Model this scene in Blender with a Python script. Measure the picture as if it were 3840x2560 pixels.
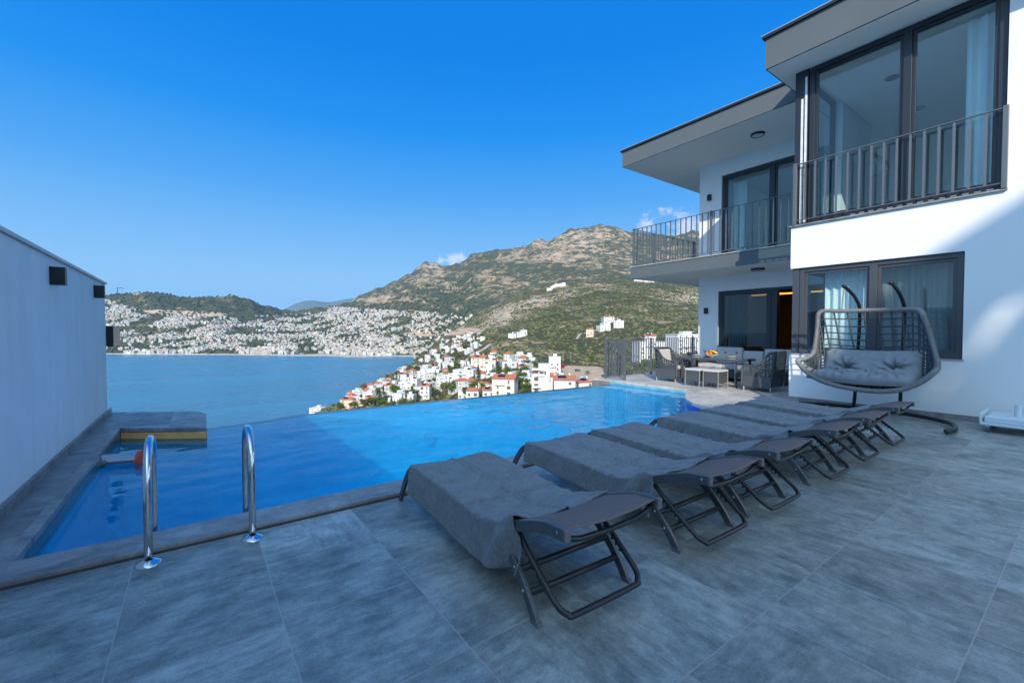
import bpy, bmesh, math, random
from mathutils import Vector, Matrix, noise
R_ = math.radians
random.seed(7)
for o in list(bpy.data.objects): bpy.data.objects.remove(o)
SC = bpy.context.scene
COL = SC.collection

# ------------------------------------------------------------------ camera
H = 1.4; FP = 1626.0
PITCH = math.atan(40/FP); YAW = math.atan((1920-735)/FP)
cam = bpy.data.cameras.new("camera"); camo = bpy.data.objects.new("camera", cam); COL.objects.link(camo)
cam.sensor_width = 36.0; cam.lens = 36.0*FP/3840.0; cam.clip_start = 0.05; cam.clip_end = 60000
camo.location = (0, 0, H)
camo.rotation_euler = (math.pi/2-PITCH, 0, -YAW)
SC.camera = camo

# ------------------------------------------------------------------ world, sun, exposure
SUN_D = Vector((1.0, 1.13, -0.85)).normalized()      # direction the light travels
ELEV = math.asin(-SUN_D.z); AZ = math.atan2(-SUN_D.x, -SUN_D.y)
W = bpy.data.worlds.new("World"); SC.world = W; W.use_nodes = True
def build_world():
    nt = W.node_tree; N = nt.nodes; L = nt.links
    for n in list(N): N.remove(n)
    out = N.new('ShaderNodeOutputWorld'); bg = N.new('ShaderNodeBackground')
    sky = N.new('ShaderNodeTexSky'); sky.sky_type = 'NISHITA'; sky.sun_disc = False
    sky.sun_elevation = ELEV; sky.sun_rotation = AZ % (2*math.pi)
    sky.altitude = 100; sky.air_density = 1.0; sky.dust_density = 0.25; sky.ozone_density = 3.0
    tcs = N.new('ShaderNodeTexCoord'); nv = N.new('ShaderNodeVectorMath'); nv.operation = 'NORMALIZE'; L.new(tcs.outputs['Generated'], nv.inputs[0])
    sp = N.new('ShaderNodeSeparateXYZ'); L.new(nv.outputs[0], sp.inputs[0])
    cr = N.new('ShaderNodeValToRGB'); L.new(sp.outputs[2], cr.inputs[0])
    K = 1.0
    stops = [(0.0, (.48,.74,.97)), (.07, (.40,.68,.97)), (.16, (.25,.56,.96)), (.28, (.09,.40,.93)), (.40, (.012,.29,.90)), (.52, (.0,.225,.83)), (1.0, (.0,.16,.70))]
    cr.color_ramp.elements[0].position = 0; cr.color_ramp.elements[0].color = (*stops[0][1], 1)
    cr.color_ramp.elements[1].position = 1; cr.color_ramp.elements[1].color = (*stops[-1][1], 1)
    for p_, c_ in stops[1:-1]:
        e = cr.color_ramp.elements.new(p_); e.color = (*c_, 1)
    sc_ = N.new('ShaderNodeVectorMath'); sc_.operation = 'SCALE'; sc_.inputs['Scale'].default_value = 4.7; L.new(cr.outputs[0], sc_.inputs[0])
    hs = N.new('ShaderNodeMix'); hs.data_type = 'RGBA'; hs.inputs[0].default_value = .02
    L.new(sc_.outputs[0], hs.inputs[6]); L.new(sky.outputs[0], hs.inputs[7])
    # small fair-weather clouds low over the mountain
    tc = N.new('ShaderNodeTexCoord')
    nz = N.new('ShaderNodeTexNoise'); nz.inputs['Scale'].default_value = 42; nz.inputs['Detail'].default_value = 5; nz.inputs['Roughness'].default_value = 0.6
    mp = N.new('ShaderNodeMapping'); mp.inputs['Scale'].default_value = (1, 1, 2.2)
    L.new(tc.outputs['Generated'], mp.inputs[0]); L.new(mp.outputs[0], nz.inputs['Vector'])
    acc = None
    def dirpx(u, v):
        F = Vector((math.sin(YAW)*math.cos(PITCH), math.cos(YAW)*math.cos(PITCH), -math.sin(PITCH)))
        Rr = Vector((math.cos(YAW), -math.sin(YAW), 0)); U = Rr.cross(F)
        return (F+Rr*((u-1920)/FP)-U*((v-1280)/FP)).normalized()
    for (u, v, rad, amp) in ((1700, 978, 0.030, 1.0), (1728, 966, 0.02, 1.0), (1650, 975, 0.018, 0.8), (1745, 950, 0.018, .5), (2485, 794, 0.016, 0.8), (2505, 790, 0.014, 0.8), (2425, 840, 0.035, 0.8), (2575, 850, 0.055, 1.0), (2660, 860, .05, 1.0)):
        vs = N.new('ShaderNodeVectorMath'); vs.operation = 'DISTANCE'; vs.inputs[1].default_value = dirpx(u, v)
        nrm = N.new('ShaderNodeVectorMath'); nrm.operation = 'NORMALIZE'
        L.new(tc.outputs['Generated'], nrm.inputs[0]); L.new(nrm.outputs[0], vs.inputs[0])
        mr = N.new('ShaderNodeMapRange'); mr.inputs[1].default_value = rad; mr.inputs[2].default_value = 0; mr.inputs[3].default_value = 0; mr.inputs[4].default_value = amp
        L.new(vs.outputs['Value'], mr.inputs[0])
        if acc is None: acc = mr.outputs[0]
        else:
            mx = N.new('ShaderNodeMath'); mx.operation = 'MAXIMUM'; L.new(acc, mx.inputs[0]); L.new(mr.outputs[0], mx.inputs[1]); acc = mx.outputs[0]
    ad = N.new('ShaderNodeMath'); ad.operation = 'MULTIPLY_ADD'; ad.inputs[1].default_value = 0.50; L.new(acc, ad.inputs[0]); L.new(nz.outputs['Fac'], ad.inputs[2])
    th = N.new('ShaderNodeMapRange'); th.inputs[1].default_value = 0.66; th.inputs[2].default_value = 0.95; th.inputs[3].default_value = 0; th.inputs[4].default_value = 0.7
    L.new(ad.outputs[0], th.inputs[0])
    am = N.new('ShaderNodeMapRange'); am.inputs[1].default_value = .02; am.inputs[2].default_value = .35; L.new(acc, am.inputs[0])
    tm = N.new('ShaderNodeMath'); tm.operation = 'MULTIPLY'; L.new(am.outputs[0], tm.inputs[0]); L.new(th.outputs[0], tm.inputs[1])
    # brighter, whiter sky around the sun (behind the camera)
    dt = N.new('ShaderNodeVectorMath'); dt.operation = 'DOT_PRODUCT'; dt.inputs[1].default_value = -SUN_D; L.new(nv.outputs[0], dt.inputs[0])
    gm_ = N.new('ShaderNodeMapRange'); gm_.inputs[1].default_value = .15; gm_.inputs[2].default_value = 1.0; gm_.inputs[3].default_value = 0; gm_.inputs[4].default_value = 1; L.new(dt.outputs['Value'], gm_.inputs[0])
    gp = N.new('ShaderNodeMath'); gp.operation = 'POWER'; gp.inputs[1].default_value = 1.5; L.new(gm_.outputs[0], gp.inputs[0])
    gs = N.new('ShaderNodeVectorMath'); gs.operation = 'SCALE'; gs.inputs[0].default_value = (5.6, 7.1, 6.9); L.new(gp.outputs[0], gs.inputs['Scale'])
    ga = N.new('ShaderNodeVectorMath'); ga.operation = 'ADD'; L.new(gs.outputs[0], ga.inputs[0]); L.new(hs.outputs[2], ga.inputs[1])
    mixc = N.new('ShaderNodeMix'); mixc.data_type = 'RGBA'; mixc.inputs[7].default_value = (4.3, 4.4, 4.7, 1)
    L.new(tm.outputs[0], mixc.inputs[0]); L.new(ga.outputs[0], mixc.inputs[6])
    L.new(mixc.outputs[2], bg.inputs['Color']); bg.inputs['Strength'].default_value = 0.15
    L.new(bg.outputs[0], out.inputs['Surface'])
build_world()
sl = bpy.data.lights.new("sun", 'SUN'); sl.energy = 3.9; sl.angle = R_(0.53); sl.color = (1.0, 0.90, 0.76)
so = bpy.data.objects.new("sun", sl); COL.objects.link(so); so.rotation_euler = SUN_D.to_track_quat('-Z', 'Y').to_euler()
so.location = (-20, -20, 30)
SC.view_settings.view_transform = 'Standard'; SC.view_settings.look = 'None'; SC.view_settings.gamma = 1.0
SC.view_settings.exposure = 0.5
SC.render.engine = 'CYCLES'
SC.cycles.max_bounces = 8; SC.cycles.transparent_max_bounces = 16

# ------------------------------------------------------------------ pixel ray helpers (photo pixels of 3840 x 2560, used to read off real positions)
FW = Vector((math.sin(YAW)*math.cos(PITCH), math.cos(YAW)*math.cos(PITCH), -math.sin(PITCH)))
RT = Vector((math.cos(YAW), -math.sin(YAW), 0)); UP = RT.cross(FW)
def ray(u, v): return FW+RT*((u-1920)/FP)-UP*((v-1280)/FP)
def gz(u, v, z=0.0):
    r = ray(u, v); return Vector((0, 0, H))+r*((z-H)/r.z)
def gx(u, v, X):
    r = ray(u, v); return Vector((0, 0, H))+r*(X/r.x)

# ------------------------------------------------------------------ mesh collector
class G:
    def __init__(s): s.v = []; s.f = []; s.mi = []; s.cur = 0; s.col = []; s.c = None
    def add(s, vs, fs):
        b = len(s.v); s.v += [tuple(p) for p in vs]
        for f in fs: s.f.append(tuple(b+i for i in f)); s.mi.append(s.cur); s.col.append(s.c)
    def box(s, x0, y0, z0, x1, y1, z1):
        if x0 > x1: x0, x1 = x1, x0
        if y0 > y1: y0, y1 = y1, y0
        if z0 > z1: z0, z1 = z1, z0
        s.add([(x0,y0,z0),(x1,y0,z0),(x1,y1,z0),(x0,y1,z0),(x0,y0,z1),(x1,y0,z1),(x1,y1,z1),(x0,y1,z1)],
              [(0,3,2,1),(4,5,6,7),(0,1,5,4),(1,2,6,5),(2,3,7,6),(3,0,4,7)]); return s
    def obox(s, c, sx, sy, sz, rz=0.0, ry=0.0, rx=0.0):
        M = Matrix.Translation(Vector(c)) @ Matrix.Rotation(rz,4,'Z') @ Matrix.Rotation(ry,4,'Y') @ Matrix.Rotation(rx,4,'X')
        hx, hy, hz = sx/2, sy/2, sz/2
        vs = [M @ Vector(p) for p in ((-hx,-hy,-hz),(hx,-hy,-hz),(hx,hy,-hz),(-hx,hy,-hz),(-hx,-hy,hz),(hx,-hy,hz),(hx,hy,hz),(-hx,hy,hz))]
        s.add(vs, [(0,3,2,1),(4,5,6,7),(0,1,5,4),(1,2,6,5),(2,3,7,6),(3,0,4,7)]); return s
    def bar(s, a, b, w, h):
        """rectangular bar from a to b; w across (horizontal), h vertical-ish"""
        a = Vector(a); b = Vector(b); d = (b-a).normalized()
        up = Vector((0,0,1)) if abs(d.z) < 0.95 else Vector((0,1,0))
        x = d.cross(up).normalized(); y = x.cross(d).normalized()
        vs = []
        for p in (a, b):
            for sx, sy in ((-1,-1),(1,-1),(1,1),(-1,1)): vs.append(p+x*sx*w/2+y*sy*h/2)
        s.add(vs, [(0,1,2,3),(7,6,5,4),(0,4,5,1),(1,5,6,2),(2,6,7,3),(3,7,4,0)]); return s
    def sweep(s, pts, prof, closed=False, upv=None, cap=True):
        """sweep a 2-D profile [(a,b)..] along points"""
        pts = [Vector(p) for p in pts]; n = len(pts); m = len(prof); vs = []
        prevx = None
        for i, p in enumerate(pts):
            if closed: d = (pts[(i+1) % n]-pts[i-1]).normalized()
            else: d = (pts[min(i+1, n-1)]-pts[max(i-1, 0)]).normalized()
            if upv is not None: x = d.cross(Vector(upv))
            elif prevx is None: x = d.cross(Vector((0,0,1)) if abs(d.z) < .9 else Vector((0,1,0)))
            else: x = prevx-d*prevx.dot(d)
            x.normalize(); y = x.cross(d).normalized(); prevx = x
            for a, b in prof: vs.append(p+x*a+y*b)
        fs = []
        rng = n if closed else n-1
        for i in range(rng):
            j = (i+1) % n
            for k in range(m):
                l = (k+1) % m; fs.append((i*m+k, i*m+l, j*m+l, j*m+k))
        if cap and not closed: fs.append(tuple(range(m))[::-1]); fs.append(tuple((n-1)*m+k for k in range(m)))
        s.add(vs, fs); return s
    def tube(s, pts, r, seg=8, closed=False):
        return s.sweep(pts, [(r*math.cos(2*math.pi*k/seg), r*math.sin(2*math.pi*k/seg)) for k in range(seg)], closed)
    def flat(s, pts, w, h, closed=False, upv=None):
        return s.sweep(pts, [(-w/2,-h/2),(w/2,-h/2),(w/2,h/2),(-w/2,h/2)], closed, upv)
    def cyl(s, c, r, h, seg=20, r2=None):
        r2 = r if r2 is None else r2; x, y, z = c
        vs = [(x+r*math.cos(2*math.pi*k/seg), y+r*math.sin(2*math.pi*k/seg), z) for k in range(seg)]
        vs += [(x+r2*math.cos(2*math.pi*k/seg), y+r2*math.sin(2*math.pi*k/seg), z+h) for k in range(seg)]
        fs = [(k, (k+1) % seg, seg+(k+1) % seg, seg+k) for k in range(seg)]+[tuple(range(seg))[::-1], tuple(range(seg, 2*seg))]
        s.add(vs, fs); return s
    def lathe(s, prof, c=(0,0,0), seg=20):
        vs = []; x, y, z = c
        for r, h in prof:
            for k in range(seg): vs.append((x+r*math.cos(2*math.pi*k/seg), y+r*math.sin(2*math.pi*k/seg), z+h))
        fs = []
        for i in range(len(prof)-1):
            for k in range(seg):
                l = (k+1) % seg; fs.append((i*seg+k, i*seg+l, (i+1)*seg+l, (i+1)*seg+k))
        s.add(vs, fs); return s
    def prism(s, poly, z0, z1):
        n = len(poly); vs = [(p[0], p[1], z0) for p in poly]+[(p[0], p[1], z1) for p in poly]
        a = sum(poly[i][0]*poly[(i+1)%n][1]-poly[(i+1)%n][0]*poly[i][1] for i in range(n))
        fs = [(i, (i+1)%n, n+(i+1)%n, n+i) for i in range(n)]+[tuple(range(n))[::-1], tuple(range(n, 2*n))]
        if a < 0: fs = [f[::-1] for f in fs]
        s.add(vs, fs); return s
    def grid(s, fn, nu, nv, wrap=False):
        vs = [fn(i/nu, j/nv) for i in range(nu+1) for j in range(nv+1)]
        fs = [(i*(nv+1)+j, (i+1)*(nv+1)+j, (i+1)*(nv+1)+j+1, i*(nv+1)+j+1) for i in range(nu) for j in range(nv)]
        s.add(vs, fs); return s
    def sphere(s, c, rx, ry, rz, seg=14, ring=8, jit=0.0):
        vs = []; 
        for i in range(ring+1):
            th = math.pi*i/ring
            for k in range(seg):
                ph = 2*math.pi*k/seg; j = 1+jit*(random.random()-.5)
                vs.append((c[0]+rx*j*math.sin(th)*math.cos(ph), c[1]+ry*j*math.sin(th)*math.sin(ph), c[2]+rz*j*math.cos(th)))
        fs = [(i*seg+k, (i+1)*seg+k, (i+1)*seg+(k+1)%seg, i*seg+(k+1)%seg) for i in range(ring) for k in range(seg)]
        s.add(vs, fs); return s
    def build(s, name, mat, parent=None, smooth=False, bevel=0, world=True, solid=0, sub=0):
        me = bpy.data.meshes.new(name); me.from_pydata(s.v, [], s.f)
        mats = mat if isinstance(mat, (list, tuple)) else [mat]
        for m in mats: me.materials.append(m)
        if len(mats) > 1: me.polygons.foreach_set('material_index', s.mi)
        if any(c is not None for c in s.col):
            ca = me.color_attributes.new('tint', 'FLOAT_COLOR', 'CORNER'); buf = []
            for p, c in zip(me.polygons, s.col):
                c = c or (1,1,1,1)
                buf += list(c)*p.loop_total
            ca.data.foreach_set('color', buf)
        if smooth: me.polygons.foreach_set('use_smooth', [True]*len(me.polygons))
        me.update()
        o = bpy.data.objects.new(name, me); COL.objects.link(o)
        if parent:
            o.parent = parent
            if world:
                top = Vector((0,0,0)); q = parent
                while q: top = top+q.location; q = q.parent
                o.location = -top
        if sub:
            md = o.modifiers.new('sub', 'SUBSURF'); md.levels = sub; md.render_levels = sub
        if solid:
            md = o.modifiers.new('sol', 'SOLIDIFY'); md.thickness = solid; md.offset = 0
        if bevel:
            md = o.modifiers.new('bev', 'BEVEL'); md.width = bevel; md.segments = 2; md.limit_method = 'ANGLE'
            md.harden_normals = False
        return o
def tag(o, label, cat, group=None, kind=None):
    if label: o['label'] = label
    if cat: o['category'] = cat
    if group: o['group'] = group
    if kind: o['kind'] = kind
    return o
def thing(name, loc, label, cat, group=None):
    o = bpy.data.objects.new(name, None); COL.objects.link(o); o.location = loc; o.empty_display_size = .2
    return tag(o, label, cat, group)
def struct(o): o['kind'] = 'structure'; return o
def copy_tree(o, parent=None, loc=None, rz=None):
    c = o.copy(); COL.objects.link(c); c.parent = parent
    if loc is not None: c.location = loc
    if rz is not None: c.rotation_euler[2] = rz
    for ch in list(o.children): copy_tree(ch, c)
    return c

# ------------------------------------------------------------------ materials
def newmat(name):
    m = bpy.data.materials.new(name); m.use_nodes = True
    nt = m.node_tree; b = nt.nodes['Principled BSDF']
    return m, nt, b
def geo(nt): return nt.nodes.new('ShaderNodeNewGeometry').outputs['Position']
def objc(nt): return nt.nodes.new('ShaderNodeTexCoord').outputs['Object']
def mapping(nt, vec, sc=(1,1,1), loc=(0,0,0), rot=(0,0,0)):
    m = nt.nodes.new('ShaderNodeMapping'); m.inputs['Scale'].default_value = sc; m.inputs['Location'].default_value = loc; m.inputs['Rotation'].default_value = rot
    nt.links.new(vec, m.inputs[0]); return m.outputs[0]
def nse(nt, vec, scale, detail=4, rough=.55, dist=0.0):
    n = nt.nodes.new('ShaderNodeTexNoise'); n.inputs['Scale'].default_value = scale; n.inputs['Detail'].default_value = detail
    n.inputs['Roughness'].default_value = rough; n.inputs['Distortion'].default_value = dist
    nt.links.new(vec, n.inputs['Vector']); return n.outputs['Fac']
def mth(nt, op, a, b=None, c=None, clamp=False):
    n = nt.nodes.new('ShaderNodeMath'); n.operation = op; n.use_clamp = clamp
    for i, x in enumerate((a, b, c)):
        if x is None: continue
        if isinstance(x, (int, float)): n.inputs[i].default_value = x
        else: nt.links.new(x, n.inputs[i])
    return n.outputs[0]
def mrange(nt, x, a, b, c=0.0, d=1.0, smooth=False):
    n = nt.nodes.new('ShaderNodeMapRange'); nt.links.new(x, n.inputs[0])
    if smooth: n.interpolation_type = 'SMOOTHSTEP'
    for i, q in zip((1,2,3,4), (a,b,c,d)): n.inputs[i].default_value = q
    return n.outputs[0]
def mixc(nt, f, a, b, mode='MIX'):
    n = nt.nodes.new('ShaderNodeMix'); n.data_type = 'RGBA'; n.blend_type = mode
    for i, x in ((0, f), (6, a), (7, b)):
        if isinstance(x, (int, float)): n.inputs[i].default_value = x
        elif isinstance(x, tuple): n.inputs[i].default_value = (*x[:3], 1)
        else: nt.links.new(x, n.inputs[i])
    return n.outputs[2]
def bump(nt, h, strength=.3, dist=.01):
    b = nt.nodes.new('ShaderNodeBump'); b.inputs['Strength'].default_value = strength; b.inputs['Distance'].default_value = dist
    nt.links.new(h, b.inputs['Height']); return b.outputs[0]
def simple(name, col, rough=.5, metal=0.0, var=.12, vscale=8.0, bmp=0.0, bscale=60.0, bdist=.002, spec=None):
    m, nt, b = newmat(name); v = objc(nt)
    n = nse(nt, v, vscale, 4)
    c = mixc(nt, n, tuple(x*(1-var) for x in col), tuple(min(1, x*(1+var)) for x in col))
    nt.links.new(c, b.inputs['Base Color'])
    b.inputs['Roughness'].default_value = rough; b.inputs['Metallic'].default_value = metal
    if spec is not None: b.inputs['Specular IOR Level'].default_value = spec
    if bmp: nt.links.new(bump(nt, nse(nt, v, bscale, 3), bmp, bdist), b.inputs['Normal'])
    return m

def mat_deck(name='porcelain_tile', grid=True, warm=0.0, base=None):
    m, nt, b = newmat(name); p = geo(nt)
    sep = nt.nodes.new('ShaderNodeSeparateXYZ'); nt.links.new(p, sep.inputs[0])
    gx_ = mth(nt, 'DIVIDE', mth(nt, 'SUBTRACT', sep.outputs[0], .32), .642)
    gy_ = mth(nt, 'DIVIDE', mth(nt, 'SUBTRACT', sep.outputs[1], .33), .650)
    cx = mth(nt, 'FLOOR', gx_); cy = mth(nt, 'FLOOR', gy_)
    cmb = nt.nodes.new('ShaderNodeCombineXYZ'); nt.links.new(cx, cmb.inputs[0]); nt.links.new(cy, cmb.inputs[1])
    wn = nt.nodes.new('ShaderNodeTexWhiteNoise'); wn.noise_dimensions = '3D'; nt.links.new(cmb.outputs[0], wn.inputs['Vector'])
    off = nt.nodes.new('ShaderNodeVectorMath'); off.operation = 'SCALE'; off.inputs['Scale'].default_value = 40.0; nt.links.new(wn.outputs['Color'], off.inputs[0])
    ad = nt.nodes.new('ShaderNodeVectorMath'); ad.operation = 'ADD'; nt.links.new(p, ad.inputs[0]); nt.links.new(off.outputs[0], ad.inputs[1])
    va = mapping(nt, ad.outputs[0], (1.6, 6.5, 1)); vb = mapping(nt, ad.outputs[0], (6.5, 1.6, 1))
    na = nse(nt, va, 3.2, 11, .74, .25); nb = nse(nt, vb, 3.2, 11, .74, .25)
    sel = mth(nt, 'GREATER_THAN', mth(nt, 'ADD', wn.outputs['Value'], mrange(nt, sep.outputs[0], 0.5, 2.5, -.5, .5)), .5)
    st = mth(nt, 'ADD', mth(nt, 'MULTIPLY', na, mth(nt, 'SUBTRACT', 1.0, sel)), mth(nt, 'MULTIPLY', nb, sel))
    blot = nse(nt, ad.outputs[0], 3.4, 11, .74, .25)
    fine = nse(nt, p, 85, 3, .6)
    t = mth(nt, 'ADD', mth(nt, 'MULTIPLY', st, .40), mth(nt, 'MULTIPLY', blot, .60))
    t = mth(nt, 'ADD', t, mth(nt, 'MULTIPLY', mth(nt, 'SUBTRACT', fine, .5), .16))
    t = mrange(nt, t, .385, .60)
    lo, md, hi = base or ((.135,.155,.146), (.250,.278,.258), (.42,.445,.405))
    cr = nt.nodes.new('ShaderNodeValToRGB'); nt.links.new(t, cr.inputs[0])
    cr.color_ramp.elements[0].color = (*lo, 1); cr.color_ramp.elements[1].color = (*hi, 1)
    e = cr.color_ramp.elements.new(.5); e.color = (*md, 1)
    warmn = mrange(nt, nse(nt, ad.outputs[0], 1.7, 3), .5, .75)
    c = mixc(nt, mth(nt, 'MULTIPLY', warmn, .45), cr.outputs[0], (.24,.20,.165))
    tone = mrange(nt, wn.outputs['Value'], 0, 1, .80, 1.14)
    tn = nt.nodes.new('ShaderNodeVectorMath'); tn.operation = 'SCALE'; nt.links.new(c, tn.inputs[0]); nt.links.new(tone, tn.inputs['Scale'])
    col = tn.outputs[0]
    fx = mth(nt, 'ABSOLUTE', mth(nt, 'SUBTRACT', mth(nt, 'FRACT', gx_), .5)); fy = mth(nt, 'ABSOLUTE', mth(nt, 'SUBTRACT', mth(nt, 'FRACT', gy_), .5))
    gm = mth(nt, 'GREATER_THAN', mth(nt, 'MAXIMUM', fx, fy), .5-.0042)
    if grid:
        # scattered specks of dirt
        vor = nt.nodes.new('ShaderNodeTexVoronoi'); vor.inputs['Scale'].default_value = 1.6; nt.links.new(p, vor.inputs['Vector'])
        speck = mth(nt, 'LESS_THAN', vor.outputs['Distance'], .012)
        col = mixc(nt, mth(nt, 'MULTIPLY', speck, .75), col, (.03,.022,.02))
        col = mixc(nt, mth(nt, 'MULTIPLY', gm, .8), col, (.40,.36,.33))
    nt.links.new(col, b.inputs['Base Color'])
    rg = mrange(nt, t, 0, 1, .55, .33)
    nt.links.new(rg, b.inputs['Roughness'])
    hh = mth(nt, 'SUBTRACT', mth(nt, 'MULTIPLY', t, .15), mth(nt, 'MULTIPLY', gm, 1.0)) if grid else t
    nt.links.new(bump(nt, hh, .35, .002), b.inputs['Normal'])
    return m

def mat_plaster(name, col, var=.06, streak=.0, bmp=.25):
    m, nt, b = newmat(name); p = geo(nt)
    n = nse(nt, p, 1.3, 5, .6); c = mixc(nt, n, tuple(x*(1-var) for x in col), tuple(min(.95, x*(1+var)) for x in col))
    if streak:
        s_ = nse(nt, mapping(nt, p, (5, 5, .35)), 1.6, 5, .6)
        c = mixc(nt, mth(nt, 'MULTIPLY', mrange(nt, s_, .42, .68), streak), c, tuple(x*.62 for x in col))
    nt.links.new(c, b.inputs['Base Color']); b.inputs['Roughness'].default_value = .85
    b.inputs['Specular IOR Level'].default_value = .25
    nt.links.new(bump(nt, nse(nt, p, 120, 4, .7), bmp, .003), b.inputs['Normal'])
    return m

def mat_pooltile():
    m, nt, b = newmat('pool_tile'); p = geo(nt)
    br = nt.nodes.new('ShaderNodeTexBrick')
    sep = nt.nodes.new('ShaderNodeSeparateXYZ'); nt.links.new(p, sep.inputs[0])
    def lines(c, s): 
        f = mth(nt, 'ABSOLUTE', mth(nt, 'SUBTRACT', mth(nt, 'FRACT', mth(nt, 'DIVIDE', c, s)), .5)); return mth(nt, 'GREATER_THAN', f, .5-.004/s)
    ln = mth(nt, 'MAXIMUM', mth(nt, 'MAXIMUM', lines(sep.outputs[0], 1.2), lines(sep.outputs[1], .6)), lines(sep.outputs[2], .6))
    n = nse(nt, p, 2.5, 6, .6); n2 = nse(nt, p, 9, 6, .6)
    c = mixc(nt, mrange(nt, n, .3, .7), (.16,.68,.74), (.38,.88,.90))
    c = mixc(nt, mrange(nt, n2, .5, .8), c, (.55,.92,.95))
    c = mixc(nt, mth(nt, 'MULTIPLY', ln, .55), c, (.66,.84,.88))
    nt.links.new(c, b.inputs['Base Color']); b.inputs['Roughness'].default_value = .35
    nt.nodes.remove(br)
    return m

def schlick(nt, f0, nrm=None, gain=1.0):
    g_ = nt.nodes.new('ShaderNodeNewGeometry'); d = nt.nodes.new('ShaderNodeVectorMath'); d.operation = 'DOT_PRODUCT'
    nt.links.new(g_.outputs['Incoming'], d.inputs[0]); nt.links.new(nrm or g_.outputs['Normal'], d.inputs[1])
    c = mth(nt, 'SUBTRACT', 1.0, mth(nt, 'ABSOLUTE', d.outputs['Value'], clamp=False), clamp=True)
    return mth(nt, 'MULTIPLY', mth(nt, 'MULTIPLY_ADD', mth(nt, 'POWER', c, 5.0), 1-f0, f0), gain, clamp=True)
def mat_water():
    m = bpy.data.materials.new('pool_water'); m.use_nodes = True; nt = m.node_tree
    for n in list(nt.nodes): nt.nodes.remove(n)
    out = nt.nodes.new('ShaderNodeOutputMaterial')
    frs = schlick(nt, .02, None, .85)
    gl = nt.nodes.new('ShaderNodeBsdfGlossy'); gl.inputs['Roughness'].default_value = 0.0
    rfr = nt.nodes.new('ShaderNodeBsdfRefraction'); rfr.inputs['Color'].default_value = (.035, .56, .90, 1); rfr.inputs['IOR'].default_value = 1.33; rfr.inputs['Roughness'].default_value = 0.0
    tr = nt.nodes.new('ShaderNodeBsdfTransparent'); tr.inputs['Color'].default_value = (.06, .74, .98, 1)
    mt_ = nt.nodes.new('ShaderNodeMixShader'); mt_.inputs[0].default_value = .50; nt.links.new(tr.outputs[0], mt_.inputs[1]); nt.links.new(rfr.outputs[0], mt_.inputs[2])
    mx = nt.nodes.new('ShaderNodeMixShader'); nt.links.new(frs, mx.inputs[0]); nt.links.new(mt_.outputs[0], mx.inputs[1]); nt.links.new(gl.outputs[0], mx.inputs[2])
    nt.links.new(mx.outputs[0], out.inputs['Surface']); return m

def mat_glass(name, tint=(.55,.68,.70), ior=1.45, refl=1.0):
    m = bpy.data.materials.new(name); m.use_nodes = True; nt = m.node_tree
    for n in list(nt.nodes): nt.nodes.remove(n)
    out = nt.nodes.new('ShaderNodeOutputMaterial')
    f2 = schlick(nt, ((ior-1)/(ior+1))**2, None, refl)
    gl = nt.nodes.new('ShaderNodeBsdfGlossy'); gl.inputs['Roughness'].default_value = .0
    tr = nt.nodes.new('ShaderNodeBsdfTransparent'); tr.inputs['Color'].default_value = (*tint, 1)
    mx = nt.nodes.new('ShaderNodeMixShader'); nt.links.new(f2, mx.inputs[0]); nt.links.new(tr.outputs[0], mx.inputs[1]); nt.links.new(gl.outputs[0], mx.inputs[2])
    nt.links.new(mx.outputs[0], out.inputs['Surface']); return m

def mat_towel():
    m, nt, b = newmat('grey_terry'); v = objc(nt)
    n = nse(nt, v, 9, 5, .65); f = nse(nt, v, 220, 2, .6)
    c = mixc(nt, mrange(nt, n, .3, .7), (.105,.125,.135), (.195,.222,.232))
    c = mixc(nt, mrange(nt, nse(nt, v, 55, 4, .75), .42, .70, 0, .75), c, (.27,.295,.31))
    nt.links.new(c, b.inputs['Base Color']); b.inputs['Roughness'].default_value = .95; b.inputs['Specular IOR Level'].default_value = .1
    b.inputs['Sheen Weight'].default_value = .25
    nt.links.new(bump(nt, mth(nt, 'ADD', mth(nt, 'MULTIPLY', f, .8), mth(nt, 'ADD', mth(nt, 'MULTIPLY', nse(nt, v, 38, 4, .7), 1.2), n)), 1.0, .010), b.inputs['Normal'])
    return m
def mat_wicker(name, c1, c2, sc=130):
    m, nt, b = newmat(name); v = objc(nt)
    w = nt.nodes.new('ShaderNodeTexWave'); w.wave_type = 'BANDS'; w.bands_direction = 'Z'; w.inputs['Scale'].default_value = sc*.35; nt.links.new(v, w.inputs['Vector'])
    w2 = nt.nodes.new('ShaderNodeTexWave'); w2.wave_type = 'BANDS'; w2.bands_direction = 'DIAGONAL'; w2.inputs['Scale'].default_value = sc*.3; nt.links.new(v, w2.inputs['Vector'])
    t = mth(nt, 'MULTIPLY', mth(nt, 'ADD', w.outputs['Fac'], w2.outputs['Fac']), .5)
    n = nse(nt, v, 40, 3)
    c = mixc(nt, mth(nt, 'MULTIPLY', mth(nt, 'ADD', t, n), .5), c1, c2)
    nt.links.new(c, b.inputs['Base Color']); b.inputs['Roughness'].default_value = .5
    nt.links.new(bump(nt, t, .7, .006), b.inputs['Normal']); return m
def mat_tint(name, base=(.8,.8,.8), rough=.8, windows=False):
    m, nt, b = newmat(name)
    a = nt.nodes.new('ShaderNodeAttribute'); a.attribute_name = 'tint'
    n = nse(nt, geo(nt), .5, 3)
    c = mixc(nt, 1.0, a.outputs['Color'], mixc(nt, n, (.86,.86,.86), (1,1,1)), 'MULTIPLY')
    nt.links.new(c, b.inputs['Base Color']); b.inputs['Roughness'].default_value = rough; return m

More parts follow.
